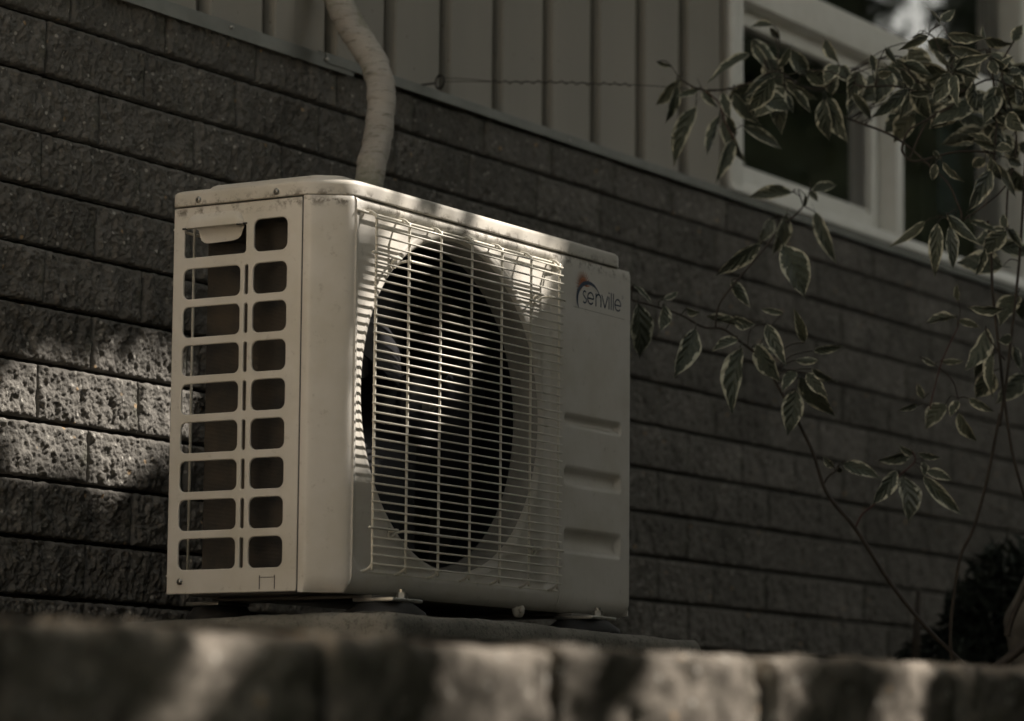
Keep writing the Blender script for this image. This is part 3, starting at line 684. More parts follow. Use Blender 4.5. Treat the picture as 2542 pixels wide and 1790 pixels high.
pane(3.31, 4.07, 1.036, 1.456, YS+.022)
pane(2.460, 4.07, 1.528, 2.4, YS+.018)
box('dark_reflection_bar', (3.66, YB+.01, 1.0), (3.77, YB+.07, 2.4), M_ROOM, win)  # added bar standing in for the dark reflection across the panes
box('pale_reflection_panel', (3.55, YB+.08, 1.212), (4.27, YB+.086, 1.56), M_PALE_REFL, win)  # added panel standing in for the grey-blue reflection in the right pane
# dark room behind the glass
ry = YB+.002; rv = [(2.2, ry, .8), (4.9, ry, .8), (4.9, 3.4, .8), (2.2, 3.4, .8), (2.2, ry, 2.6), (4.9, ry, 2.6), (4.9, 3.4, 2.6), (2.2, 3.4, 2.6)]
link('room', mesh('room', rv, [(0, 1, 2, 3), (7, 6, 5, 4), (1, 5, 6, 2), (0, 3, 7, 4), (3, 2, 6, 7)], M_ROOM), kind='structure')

# ------------------------------------------------------------------ concrete slab under the unit
def slab():
    V = []; Fc = []; x0, x1, y0, y1, zt, zb = .012, .955, -.092, .405, -.030, GZ-.06
    def corner(x, y):
        return x, y
    # rounded plan loop
    loop = []
    R = .018
    for cx, cy, a0 in ((x1-R, y0+R, -90), (x1-R, y1-R, 0), (x0+R, y1-R, 90), (x0+R, y0+R, 180)):
        for k in range(5):
            a = math.radians(a0+k*22.5); loop.append((cx+R*math.cos(a), cy+R*math.sin(a)))
    dense = []
    for i in range(len(loop)):
        a = Vector(loop[i]); b = Vector(loop[(i+1) % len(loop)]); n = max(1, int((b-a).length/.006))
        for k in range(n): dense.append(a+(b-a)*k/n)
    cx, cy = (x0+x1)/2, (y0+y1)/2; N = len(dense)
    levels = [(0, zb), (0, -.135), (0, -.115), (0, -.095), (0, -.078), (0, -.062), (.0, -.050), (.001, -.042), (.004, -.035), (.010, -.0305), (.03, -.0285), (.08, -.028)]
    for li, (ins, z) in enumerate(levels):
        for q in dense:
            d = Vector((cx, cy))-q; dx = math.copysign(min(ins, abs(d.x)), d.x); dy = math.copysign(min(ins, abs(d.y)), d.y)
            # inset towards the nearest axis
            ex = ins if q.x < x0+R else (-ins if q.x > x1-R else 0); ey = ins if q.y < y0+R else (-ins if q.y > y1-R else 0)
            x = q.x+ex; y = q.y+ey
            w = noise.noise(Vector((x*9, y*9, z*9)))*.004+noise.noise(Vector((x*40, y*40, z*40)))*.0022+noise.noise(Vector((x*120, y*120, z*120)))*.0012
            sag = -.007*max(0, (y-.05)/.35) - .005*max(0, (x-.4)/.5)
            k = 1 if li < 9 else .5
            V.append((x+w*k*(1 if abs(ex) or 1 else 0), y+w*k, z+w*.8+(sag if li > 5 else sag*.3)))
    for l in range(len(levels)-1):
        for i in range(N):
            Fc.append((l*N+i, l*N+(i+1) % N, (l+1)*N+(i+1) % N, (l+1)*N+i))
    Fc.append(tuple((len(levels)-1)*N+i for i in range(N)))
    return V, Fc
s_ = link('concrete_slab', mesh('concrete_slab', *slab(), M_SLAB, True))
tag(s_, 'weathered grey concrete slab with a chipped edge under the outdoor unit', 'slab')

# ------------------------------------------------------------------ the outdoor unit
UW, UH, UD = .8638, .576, .2977
Y1 = .0625; X1 = .0457
ac = thing('air_conditioner_unit', 'cream outdoor air conditioner unit with wire fan guard standing on the concrete slab', 'air conditioner', (.43, .15, -.02))

# left side panel: stamped sheet with real openings
def rrect(y0, y1, z0, z1, r, n=5):
    out = []
    for cy, cz, a0 in ((y1-r, z1-r, 0), (y0+r, z1-r, 90), (y0+r, z0+r, 180), (y1-r, z0+r, 270)):
        for k in range(n+1):
            a = math.radians(a0+90*k/n); out.append((cy+r*math.cos(a), cz+r*math.sin(a)))
    return out
def flat_curve(loops, depth, bev):
    cu = bpy.data.curves.new('c', 'CURVE'); cu.dimensions = '2D'; cu.fill_mode = 'BOTH'
    cu.extrude = depth; cu.offset = -bev; cu.bevel_depth = bev; cu.bevel_resolution = 2
    for L in loops:
        sp = cu.splines.new('POLY'); sp.points.add(len(L)-1); sp.use_cyclic_u = True
        for p_, q in zip(sp.points, L): p_.co = (q[0], q[1], 0, 1)
    ob = bpy.data.objects.new('c', cu); COL.objects.link(ob)
    dg = bpy.context.evaluated_depsgraph_get(); me = bpy.data.meshes.new_from_object(ob.evaluated_get(dg))
    bpy.data.objects.remove(ob); bpy.data.curves.remove(cu)
    return me
loops = [rrect(Y1+.0028, UD-.001, .002, UH-.0015, .003)]
RP = .0571; RZ = .0597
for k in range(8):
    zc = RZ+RP*k
    loops.append(rrect(.1745, .2772, zc-.0225, zc+.0225, .0095))
    loops.append(rrect(.0912, .1512, zc-.0225, zc+.0225, .0105))
    loops.append(rrect(.1602, .1664, zc-.0220, zc+.0220, .0030))
loops.append(rrect(.1650, .2772, .4990, .5425, .005))
loops.append(rrect(.0912, .1506, .4990, .5470, .0105))
me = flat_curve(loops, .0006, .0016)
# curve XY -> world (y, z); sheet just inside x=0
for v in me.vertices: v.co = Vector((.0022 - v.co.z if False else .0024+v.co.z, v.co.x, v.co.y))
me.materials.clear(); me.materials.append(M_PAINT)
bm = bmesh.new(); bm.from_mesh(me); bmesh.ops.recalc_face_normals(bm, faces=bm.faces[:]); bm.to_mesh(me); bm.free()
link('side_panel', me, ac)
# grab handle: pressed hood over the top opening with a curled lip
V = []; Fc = []; NU, NV = 24, 10
for j in range(NV+1):
    w = j/NV                                    # 0 bottom edge, 1 arch
    for i in range(NU+1):
        u = i/NU; y = .1680+(.2745-.1680)*u
        # arch height along y
        e = min(u, 1-u)/.20; arch = .5435 + .0205*(math.sqrt(max(0, 1-(1-min(e, 1))**2)))
        z = .5425+(arch-.5425)*w
        prof = math.sin(min(1, (1-w)*1.6)*PI/2)*(1-max(0, 1-min(u, 1-u)/.10)**2)
        V.append((.0002-.0068*prof, y, z))
for j in range(NV):
    for i in range(NU): a = j*(NU+1)+i; Fc.append((a, a+NU+1, a+NU+2, a+1))
hd = link('handle_hood', mesh('handle_hood', V, Fc, M_PAINT, True), ac)
V = []; Fc = []
for j in range(9):
    a = j/8*PI*.62
    for i in range(17):
        u = i/16; y = .178+(.2605-.178)*u; sh = math.sqrt(max(0.02, 1-(2*u-1)**6))
        V.append((.000+.014*math.sin(a)*1.0, y, .5445-(.0135*(1-math.cos(a))+.004*j/8)*sh-.002*u))
for j in range(8):
    for i in range(16): a = j*17+i; Fc.append((a, a+1, a+18, a+17))
link('handle_lip', mesh('handle_lip', V, Fc, M_PAINT, True), ac)
box('handle_clip', (-.0015, .1630, .5415), (.0035, .1815, .5440), M_DARK, ac)
box('handle_clip', (-.0015, .2735, .5415), (.0035, .2800, .5440), M_DARK, ac)
# knock-out tab outline near the foot of the side panel
for a, b in (((.1022, .0062), (.1034, .0262)), ((.1287, .0062), (.1299, .0262)), ((.1034, .0228), (.1287, .0236))):
    box('slit', (-.0004, a[0], a[1]), (.0012, b[0], b[1]), M_DARK, ac)

def screw(name, c, ndir, r, par, washer=True):
    """cross-head screw, its head towards ndir"""
    c = Vector(c); nd = Vector(ndir).normalized(); g = []
    if washer: g.append(tube_geo([c, c+nd*.0010], r*1.25, 20))
    pts = [c, c+nd*.0012, c+nd*.0022, c+nd*.0029]; v, f = tube_geo(pts, [r, r, r*.86, r*.45], 20); g.append((v, f))
    a = nd.orthogonal().normalized(); b = nd.cross(a)
    o = link(name, mesh(name, *merge(g), M_BOLT, True), par)
    sl = []
    for d1, d2 in ((a, b), (b, a)):
        P0 = c+nd*.00295
        q = [P0+d1*r*.55+d2*r*.1, P0+d1*r*.55-d2*r*.1, P0-d1*r*.55-d2*r*.1, P0-d1*r*.55+d2*r*.1]
        sl.append(([p_+nd*(.0001 if d1 is a else .00015) for p_ in q], [(0, 1, 2, 3)]))
    link('cross_slot', mesh('cross_slot', *merge(sl), M_DARK), o)
    return o
screw('screw', (-.001, .2718, .0202), (-1, 0, 0), .0038, ac)

# front panel: heightfield with recess, round mouth, louvre dents
CX, CZ, RR = .330, .298, .246
def ss(a, b, x):
    t_ = min(1, max(0, (x-a)/(b-a))); return t_*t_*(3-2*t_)
def sd_rr(x, z, x0, x1, z0, z1, r):
    dx = max(x0+r-x, x-(x1-r)); dz = max(z0+r-z, z-(z1-r))
    return math.hypot(max(dx, 0), max(dz, 0))+min(max(dx, dz), 0)-r
LOUV = ((.2990, .3200), (.2040, .2340), (.0960, .1360))
def FY(x, z):
    y = .0065*ss(.003, -.012, sd_rr(x, z, .050, .622, .029, .5655, .028))
    r = math.hypot(x-CX, z-CZ)
    if r < .262: y = .0065+.026*(1-math.sqrt(max(0, 1-((.262-r)/.0162)**2)))
    elif r < .268: y -= .0006*math.sin((r-.262)/.006*PI)
    for z0, z1 in LOUV:
        s_ = sd_rr(x, z, .645, .832, z0, z1, .008)
        if s_ < .001:
            t_ = (z-z0)/(z1-z0)                 # 1 = top
            y += .0135*ss(.0, -.007, s_)*max(0, math.sin(PI*min(1, max(0, t_))))**.75
    if z < .028: y += .030*(1-math.sqrt(max(0, 1-((.028-z)/.030)**2)))
    if z > .568: y += .006*(1-math.sqrt(max(0, 1-((z-.568)/.0085)**2)))
    if x > UW-.006: y += .006*(1-math.sqrt(max(0, 1-((x-UW+.006)/.006)**2)))
    return y
XM = .632
V = []; Fc = []; vid = {}
def addv(x, y, z):
    k = (round(x, 5), round(y, 5), round(z, 5))
    if k in vid: return vid[k]
    vid[k] = len(V); V.append((x, y, z)); return vid[k]
# outer rectangle samples (shared edges)
zs = [0.0008+i*(UH-.0012)/150 for i in range(151)]
zs = sorted(set([round(z, 6) for z in zs]))
xs_l = [X1+i*(XM-X1)/150 for i in range(151)]
outer = [(XM, z) for z in zs]+[(x, zs[-1]) for x in reversed(xs_l[:-1])]+[(X1, z) for z in reversed(zs[:-1])]+[(x, zs[0]) for x in xs_l[1:-1]]
NO = len(outer)
fixed = [.2458, .2470, .2490, .2520, .2555, .2590, .2608, .262, .2632, .265, .2668, .268]
rows = []
# throat
for yy, r in ((.052, .2440), (.045, .2446), (.038, .2452)):
    rows.append([addv(CX+r*math.cos(math.atan2(z-CZ, x-CX)), yy, CZ+r*math.sin(math.atan2(z-CZ, x-CX))) for x, z in outer])
for r in fixed:
    rr = []
    for x, z in outer:
        a = math.atan2(z-CZ, x-CX); px_, pz_ = CX+r*math.cos(a), CZ+r*math.sin(a)
        rr.append(addv(px_, min(.033, FY(px_, pz_)), pz_))
    rows.append(rr)
NR = 56
for k in range(1, NR+1):
    t_ = k/NR; rr = []
    for x, z in outer:
        a = math.atan2(z-CZ, x-CX); p0 = (CX+.268*math.cos(a), CZ+.268*math.sin(a))
        px_, pz_ = (x, z) if k == NR else (p0[0]+(x-p0[0])*t_, p0[1]+(z-p0[1])*t_)
        rr.append(addv(px_, FY(px_, pz_), pz_))
    rows.append(rr)
for a, b in zip(rows[:-1], rows[1:]):
    for i in range(NO):
        q = (a[i], a[(i+1) % NO], b[(i+1) % NO], b[i])
        if len(set(q)) >= 3: Fc.append(tuple(dict.fromkeys(q)))
# right part
xr = [XM+(UW-.006-XM)*i/130 for i in range(131)]+[UW-.006+.006*s for s in (.3, .6, .8, .93, 1.0)]
grid = [[addv(x, FY(x, z) if i else FY(XM, z), z) for z in zs] for i, x in enumerate(xr)]
for i in range(len(xr)-1):
    for j in range(len(zs)-1): Fc.append((grid[i][j], grid[i+1][j], grid[i+1][j+1], grid[i][j+1]))
# left rounded corner: plan profile, from the seam to the front
prof = [(0.0000, Y1), (.0000, .0540), (.0004, .0515), (.0018, .0485), (.0060, .0420), (.0140, .0305), (.0230, .0185), (.0300, .0098), (.0350, .0048), (.0400, .0014), (X1, 0.0)]
gl = []
for i, (px_, py_) in enumerate(prof):
    col = []
    s_ = i/(len(prof)-1)
    for z in zs:
        y = py_; x = px_
        roll = (FY(X1, z))*(.5 if i < len(prof)-1 else 1)
        aw = ss(.08, .5, s_); x += roll*aw*.8*(1-ss(.6, 1, s_)); y += roll*aw*(.6+.4*ss(.6, 1, s_))
        if i == len(prof)-1: x = X1; y = FY(X1, z)
        col.append(addv(x, y, z))
    gl.append(col)
for i in range(len(gl)-1):
    for j in range(len(zs)-1): Fc.append((gl[i][j], gl[i+1][j], gl[i+1][j+1], gl[i][j+1]))
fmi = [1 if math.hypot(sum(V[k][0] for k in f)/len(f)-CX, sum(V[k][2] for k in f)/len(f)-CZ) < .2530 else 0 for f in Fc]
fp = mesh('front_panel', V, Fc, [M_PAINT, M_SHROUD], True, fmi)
bm = bmesh.new(); bm.from_mesh(fp); bmesh.ops.remove_doubles(bm, verts=bm.verts[:], dist=.00002); bm.to_mesh(fp); bm.free()
fp.polygons.foreach_set('use_smooth', [True]*len(fp.polygons))
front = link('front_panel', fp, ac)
box('seam', (.0012, Y1-.0005, .0), (.006, Y1+.0030, UH-.001), M_DARK, ac)
# right side, rear, base
box('right_panel', (UW-.0015, .0045, .004), (UW+.0005, UD, UH), M_PAINT, ac)
box('shoulder', (.800, .004, UH-.0022), (UW-.0005, UD-.001, UH+.0008), M_PAINT, ac, .0006)
box('base_pan', (.052, .034, .0015), (UW-.004, UD-.003, .016), M_INNER, ac, .002)
box('divider', (.625, .09, .016), (.628, .295, UH-.004), M_INNER, ac)
box('back_panel', (.60, UD-.004, .004), (UW-.002, UD-.001, UH-.002), M_PAINT, ac)
box('coil', (.064, .2245, .016), (.600, .2655, UH-.006), M_COIL, ac)
box('coil', (.0445, .072, .016), (.0635, .2655, UH-.006), M_COIL, ac)
box('shroud', (.064, .092, .016), (.0650, .2240, UH-.006), M_DARK, ac)
for x in (.054, .20, .34, .48): tube('rear_guard_rod', [(x, UD+.001, .012), (x, UD+.001, .562)], .0022, M_WIRE, ac)
for z in (.030, .545): tube('rear_guard_rod', [(.010, UD+.0055, z), (.60, UD+.0055, z)], .0022, M_WIRE, ac)
box('rear_post', (.001, UD-.010, .003), (.0085, UD-.001, UH-.003), M_INNER, ac)

# top cover
def inset_loop(off):
    base = [(0, UD), (0, .0560), (.0445, 0), (.827, 0), (.827, UD)]
    n = len(base); out = []
    cen = Vector((.41, .15))
    lines = []
    for i in range(n):
        a = Vector(base[i]); b = Vector(base[(i+1) % n]); d = (b-a).normalized(); nn = Vector((-d.y, d.x))
        if (cen-a).dot(nn) < 0: nn = -nn
        lines.append((a+nn*off, d))
    for i in range(n):
        p1, d1 = lines[i-1]; p2, d2 = lines[i]
        den = d1.x*d2.y-d1.y*d2.x; w = p2-p1; t_ = (w.x*d2.y-w.y*d2.x)/den; out.append(p1+d1*t_)
    # round the corners
    res = []
    R = {0: .012, 1: .022, 2: .022, 3: .022, 4: .012}
    for i in range(n):
        p0, p1, p2 = out[i-1], out[i], out[(i+1) % n]; r = max(.004, R[i]-off*.3)
        a = p1+(p0-p1).normalized()*r; b = p1+(p2-p1).normalized()*r
        for k in range(7):
            t_ = k/6; res.append(a*(1-t_)**2+p1*2*t_*(1-t_)+b*t_*t_)
    return res
lv = [(-.0022, .5768), (-.0024, .5790), (-.0024, .5925), (-.0018, .5962), (.0010, .5992), (.0060, .6008), (.0300, .6012), (.0350, .6030), (.0390, .6105), (.0440, .6135), (.10, .6137)]
V = []; Fc = []
for off, z in [(.004, .5768)]+lv: V += [(q.x, q.y, z) for q in inset_loop(off)]
n = len(inset_loop(0))
for l in range(len(lv)):
    for i in range(n): Fc.append((l*n+i, (l+1)*n+i, (l+1)*n+(i+1) % n, l*n+(i+1) % n))
Fc.append(tuple(len(lv)*n+i for i in range(n)))
cm = mesh('top_cover', V, Fc, M_COVER, True)
bm = bmesh.new(); bm.from_mesh(cm); bmesh.ops.recalc_face_normals(bm, faces=bm.faces[:]); bm.to_mesh(cm); bm.free()
cov = link('top_cover', cm, ac)
for y in (.2506, .1097): screw('screw', (-.0022, y, .5845), (-1, 0, 0), .0040, cov)

# fan
fan = link('fan', mesh('fan', *merge([cyl_geo((CX, .078, CZ), (CX, .150, CZ), .058, 32), tube_geo([(CX, .078, CZ), (CX, .066, CZ), (CX, .062, CZ)], [.058, .048, .02], 32)]), M_BLADE, True), ac)
for b in range(3):
    V = []; Fc = []; nr, na = 12, 18; a0 = math.radians(b*120+62)
    for i in range(nr+1):
        r = .054+(.236-.054)*i/nr; tt = i/nr
        for j in range(na+1):
            s_ = j/na; ang = a0+math.radians(-8+(96-18*tt)*s_+24*tt)
            y = .138-.062*s_*(1-.25*tt)-.010*math.sin(s_*PI)
            rr = r-(.028*(1-ss(0, .25, s_))*tt if True else 0)
            V.append((CX+rr*math.cos(ang), y, CZ+rr*math.sin(ang)))
    m_ = len(V); V += [(x, y+.003, z) for x, y, z in V]
    for i in range(nr):
        for j in range(na):
            a = i*(na+1)+j; Fc.append((a, a+1, a+na+2, a+na+1)); Fc.append((m_+a, m_+a+na+1, m_+a+na+2, m_+a+1))
    link('fan_blade', mesh('fan_blade', V, Fc, M_BLADE, True), fan)
link('hub_nut', mesh('hub_nut', *merge([cyl_geo((CX, .050, CZ), (CX, .064, CZ), .0095, 6), cyl_geo((CX, .043, CZ), (CX, .052, CZ), .004, 12)]), M_BOLT), fan)
motor = link('motor', mesh('motor', *cyl_geo((CX, .152, CZ), (CX, .215, CZ), .052, 28), M_DARK, True), ac)
box('motor_bracket', (CX-.075, .2165, .02), (CX-.045, .2235, .565), M_STEEL, ac, .001)
box('motor_bracket', (CX+.045, .2165, .02), (CX+.075, .2235, .565), M_STEEL, ac, .001)
# plain annular shroud behind the mouth
V = []; Fc = []
for yy, r in ((.0525, .2442), (.110, .2600), (.125, .262)):
    for k in range(96): a = 2*PI*k/96; V.append((CX+r*math.cos(a), yy, CZ+r*math.sin(a)))
for l in range(2):
    for k in range(96): Fc.append((l*96+k, (l+1)*96+k, (l+1)*96+(k+1) % 96, l*96+(k+1) % 96))
link('fan_shroud', mesh('fan_shroud', V, Fc, M_DARK, True), ac)

# wire guard: rim rods plus every wire as a piece
GX = [.0742+.08774*k for k in range(7)]
GZs = [.0435+.01289*k for k in range(40)]
rim_t = [(.0660, .005, .5600), (.0700, .000, .5560), (.082, -.002, .5555), (.590, -.002, .5555), (.6020, -.005, .5520), (.6045, -.012, .5440)]
rim_b = [(.0660, .005, .0330), (.080, .004, .0325), (.592, .004, .0325), (.606, .000, .034)]
guard = link('fan_guard', mesh('fan_guard', *tube_geo(smooth_path(rim_t, 4), .0021, 8), M_WIRE, True), ac)
tube('wire', smooth_path(rim_b, 4), .0021, M_WIRE, guard)
for x in GX:
    pts = [(x, .006, .0330), (x, .000, .0335), (x, -.0095, .0375), (x, -.0150, .0440), (x, -.0155, .0560), (x, -.0155, .300), (x, -.0155, .530), (x, -.0150, .5475), (x, -.0100, .5550), (x, -.0030, .5582), (x, .004, .5582)]
    tube('wire', smooth_path(pts, 5), .0021, M_WIRE, guard)
thick = {4, 35}
for i, z in enumerate(GZs):
    if i in thick:
        y = -.0193
        def loop(xc, sgn):
            return [(xc-.020, y, z), (xc-.014, y+.006, z+.001), (xc-.009, y+.018, z-.001), (xc-.006, y+.022, z-.006), (xc, y+.0225, z-.009), (xc+.006, y+.022, z-.006), (xc+.009, y+.018, z-.001), (xc+.014, y+.006, z+.001), (xc+.020, y, z)]
        pts = [(.060, y, z)]+loop(.150, 1)+[(.25, y, z), (.35, y, z), (.45, y, z)]+loop(.558, -1)+[(.6125, y, z)]
        tube('wire', smooth_path(pts, 5), .0021, M_WIRE, guard)
    else:
        jx = rnd.uniform(-.0015, .0015)
        tube('wire', [(.0670+jx, -.0188, z+rnd.uniform(-.0004, .0004)), (.33, -.0188, z+rnd.uniform(-.0003, .0003)), (.6065+jx, -.0188, z+rnd.uniform(-.0004, .0004))], .0015, M_WIRE, guard, 6)
for x, z in ((.150, .4955), (.558, .4955), (.150, .0960), (.558, .0960)):
    screw('screw', (x, .0055, z), (0, -1, 0), .0048, ac)

# printed badge on the front, right of the guard
badge = thing('x', None, None)
COL.objects.unlink(badge); bpy.data.objects.remove(badge)
def ribbon(pts, w, y=-.0006):
    P = [Vector((x, 0, z)) for x, z in pts]; V = []; Fc = []
    for i, p_ in enumerate(P):
        t_ = (P[min(i+1, len(P)-1)]-P[max(i-1, 0)]).normalized(); nn = Vector((-t_.z, 0, t_.x))
        ww = w[i] if isinstance(w, list) else w
        V += [p_+nn*ww/2, p_-nn*ww/2]
    for i in range(len(P)-1): Fc.append((2*i, 2*i+1, 2*i+3, 2*i+2))
    return [(v.x, y, v.z) for v in V], Fc
def arcp(cx, cz, rx, rz, a0, a1, n=20): return [(cx+rx*math.cos(math.radians(a0+(a1-a0)*k/n)), cz+rz*math.sin(math.radians(a0+(a1-a0)*k/n))) for k in range(n+1)]
SWD = .0026
def letter_e(x0, x1, z0, z1):
    cx, cz, rx, rz = (x0+x1)/2, (z0+z1)/2, (x1-x0)/2-SWD/2, (z1-z0)/2-SWD/2
    return [ribbon([(cx-rx+.0005, cz-.0004), (cx+rx, cz-.0004)], SWD*.9, -.00065), ribbon(arcp(cx, cz, rx, rz, -2, 318, 40), SWD)]
g = []
zt, zb_ = .5247, .5035
# s
cx = .7072; g.append(ribbon(arcp(cx, .5190, .0047, .0048, 35, 180+75, 16)[:13]+[(cx-.001, .5147), (cx+.0015, .5132)]+arcp(cx, .5090, .0052, .0046, 60, -150, 16)[2:], SWD))
g += letter_e(.7155, .7375, zb_, zt)
g.append(ribbon([(.7438, zb_), (.7438, zt)], SWD)); g.append(ribbon(arcp(.7524, .5160, .0078, .0076, 165, 0, 14)+[(.7602, zb_)], SWD, -.00068))
g.append(ribbon([(.7632, zt), (.7733, zb_+.0004)], SWD*.95)); g.append(ribbon([(.7733, zb_+.0004), (.7832, zt)], SWD*.95, -.00072))
g.append(ribbon([(.7872, zb_), (.7872, .5242)], SWD)); g.append(ribbon(arcp(.7872, .5305, .0008, .0008, 0, 360, 10), .0016))
g.append(ribbon([(.7945, zb_), (.7945, .5318)], SWD)); g.append(ribbon([(.8017, zb_), (.8017, .5318)], SWD))
g += letter_e(.8058, .8278, zb_, zt)
link('badge_lettering', mesh('badge_lettering', *merge(g), M_NAVY), ac)
# crescent
outer_a = []; ww = []
n = 40
for k in range(n+1):
    a = math.radians(212-(212-28)*k/n); t_ = k/n
    outer_a.append((.7215+.0385*math.cos(a), .5085+.0300*math.sin(a)*1.0)); ww.append(.0004+.0068*math.sin(PI*min(1, t_**.8))**.9)
link('badge_arc', mesh('badge_arc', *ribbon(outer_a, ww, -.00075), M_NAVY), ac)
V = [(.7020, -.0005, .5320)]; Fc = []
NS = 15
for k in range(NS+1):
    a = math.radians(215-(215-8)*k/NS)
    r1 = .0275*(1 if 2 < k < 13 else .9); r0 = .0115
    V.append((.7030+r0*math.cos(a+math.radians(6.9)), -.0005, .5310+r0*math.sin(a+math.radians(6.9))))
    V.append((.7030+r1*math.cos(a), -.0005, .5310+r1*math.sin(a)))
    V.append((.7030+r0*math.cos(a-math.radians(6.9)), -.0005, .5310+r0*math.sin(a-math.radians(6.9))))
    b_ = 1+3*k; Fc += [(0, b_, b_+2), (b_, b_+1, b_+2)]
link('badge_sunburst', mesh('badge_sunburst', V, Fc, M_ORANGE), ac)
g = [ribbon(arcp(.8325, .5290, .0024, .0024, 0, 360, 20), .0004), ribbon([(.8318, .5278), (.8318, .5302), (.8329, .5301), (.8331, .5296), (.8327, .5291), (.8319, .5290), (.8332, .5278)], .0004, -.0007)]
link('badge_mark', mesh('badge_mark', *merge(g), M_NAVY), ac)
link('badge_line', mesh('badge_line', *ribbon([(.6711, .4940), (.8400, .4932)], .0007), M_GREYP), ac)

# feet: bracket, bolt, rubber pad; drain stub
for x in (.137, .711):
    ft = box('foot', (x-.045, -.040, -.0095), (x+.035, .030, -.0040), M_STEEL, ac, .001)
    box('foot_rail', (x-.040, .0, -.004), (x+.030, .285, .0008), M_INNER, ac, .001)
    link('bolt', mesh('bolt', *merge([cyl_geo((x, -.026, -.0042), (x, -.026, .0050), .0085, 6), cyl_geo((x, -.026, .0048), (x, -.026, .0100), .0048, 12)]), M_BOLT), ft)
    link('rubber_pad', mesh('rubber_pad', *tube_geo([(x-.005, .0, -.034), (x-.005, .0, -.024), (x-.005, .0, -.0096)], [.062, .060, .040], 24), M_RUBBER, True), ft)
    box('foot', (x-.045, .270, -.0095), (x+.035, .330, -.0040), M_STEEL, ac, .001)
    link('rubber_pad', mesh('rubber_pad', *tube_geo([(x-.005, .295, -.040), (x-.005, .295, -.0096)], [.058, .040], 24), M_RUBBER, True), ft)
link('drain_stub', mesh('drain_stub', *merge([tube_geo([(.534, .020, .0000), (.534, .012, .0000)], .0125, 24), tube_geo([(.534, .012, .0), (.534, .008, .0)], .0062, 16)]), M_PAINT, True), ac)

# ------------------------------------------------------------------ insulated pipe
pp = [(.690, .44, .42), (.715, .443, .60), (.7502, .45, .7613), (.7845, .46, .8233), (.8107, .47, .8854), (.8189, .475, .9151), (.8300, .487, .947), (.8375, .507, .9863), (.8375, .535, 1.025), (.8358, .560, 1.0637), (.8331, .578, 1.1011), (.823, .588, 1.130), (.800, .592, 1.18), (.77, .592, 1.28), (.76, .592, 1.40)]
path = smooth_path(pp, 14)
V, Fc = tube_geo(path, .0242, 24)
V2 = []
s_ = 0
for i in range(len(path)):
    if i: s_ += (path[i]-path[i-1]).length
    for k in range(24):
        v = V[i*24+k]; c = path[i]; d = v-c; a = k/24*2*PI
        bumpv = .0013*noise.noise(Vector((math.cos(a)*1.5, math.sin(a)*1.5, s_*22)))+.0009*noise.noise(Vector((math.cos(a)*3, math.sin(a)*3, s_*70)))
        ph = (s_/.048 + k/24) % 1.0           # helical lap of the tape
        lap = .0022*(1-ph)**2
        V2.append(c+d*(1+(bumpv+lap)/.0242))
pipe = link('insulated_pipe', mesh('insulated_pipe', V2, Fc, M_TAPE, True))
tag(pipe, 'tape-wrapped beige pipe bending up behind the outdoor unit over the siding', 'pipe')

# ------------------------------------------------------------------ eye hook and tie wire
hk = [(1.1690, YW+.01, 1.0150), (1.1690, .600, 1.0150), (1.1690, .590, 1.0155)]
ring = [Vector((1.1700, .5790, 1.0165))+Vector((.004*math.cos(a), .0115*math.cos(a), .0125*math.sin(a))) for a in [2*PI*q/20 for q in range(20)]]
hook = link('eye_hook', mesh('eye_hook', *merge([tube_geo(smooth_path(hk, 4), .0019, 10), tube_geo(ring, .0021, 10, False, True)]), M_WIREROPE, True))
tag(hook, 'small steel screw eye holding the tie wire to the siding', 'hook')
W0 = smooth_path([(1.171, .570, 1.0165), (1.205, .510, 1.0165), (1.28, .376, 1.015), (1.374, .258, 1.015), (1.456, .183, 1.015), (1.514, .078, 1.015), (1.60, -.03, 1.015), (1.70, -.15, 1.014)], 12)
g = []
g.append(tube_geo(W0, .0008, 5))
def coil_on(i0, i1, r, turns, th):
    P = []
    n = 14*turns
    for k in range(n+1):
        t_ = i0+(i1-i0)*k/n; a = W0[int(t_)]; b = W0[min(int(t_)+1, len(W0)-1)]; c = a+(b-a)*(t_-int(t_)); d = (b-a).normalized()
        u = d.cross(Vector((0, 0, 1))).normalized(); w = u.cross(d); an = 2*PI*k/14; q = r*(1+.5*math.sin(k*.37))
        P.append(c+u*math.cos(an)*q+w*math.sin(an)*q)
    return tube_geo(P, th, 5)
g.append(coil_on(14, 34, .0026, 13, .0009))
g.append(tube_geo(smooth_path([(1.171, .575, 1.024), (1.20, .530, 1.022), W0[14]], 5), .0008, 5))
wr = link('tie_wire', mesh('tie_wire', *merge(g), M_WIREROPE, True))
tag(wr, 'thin twisted tie wire stretched from the screw eye to the shrub', 'wire')

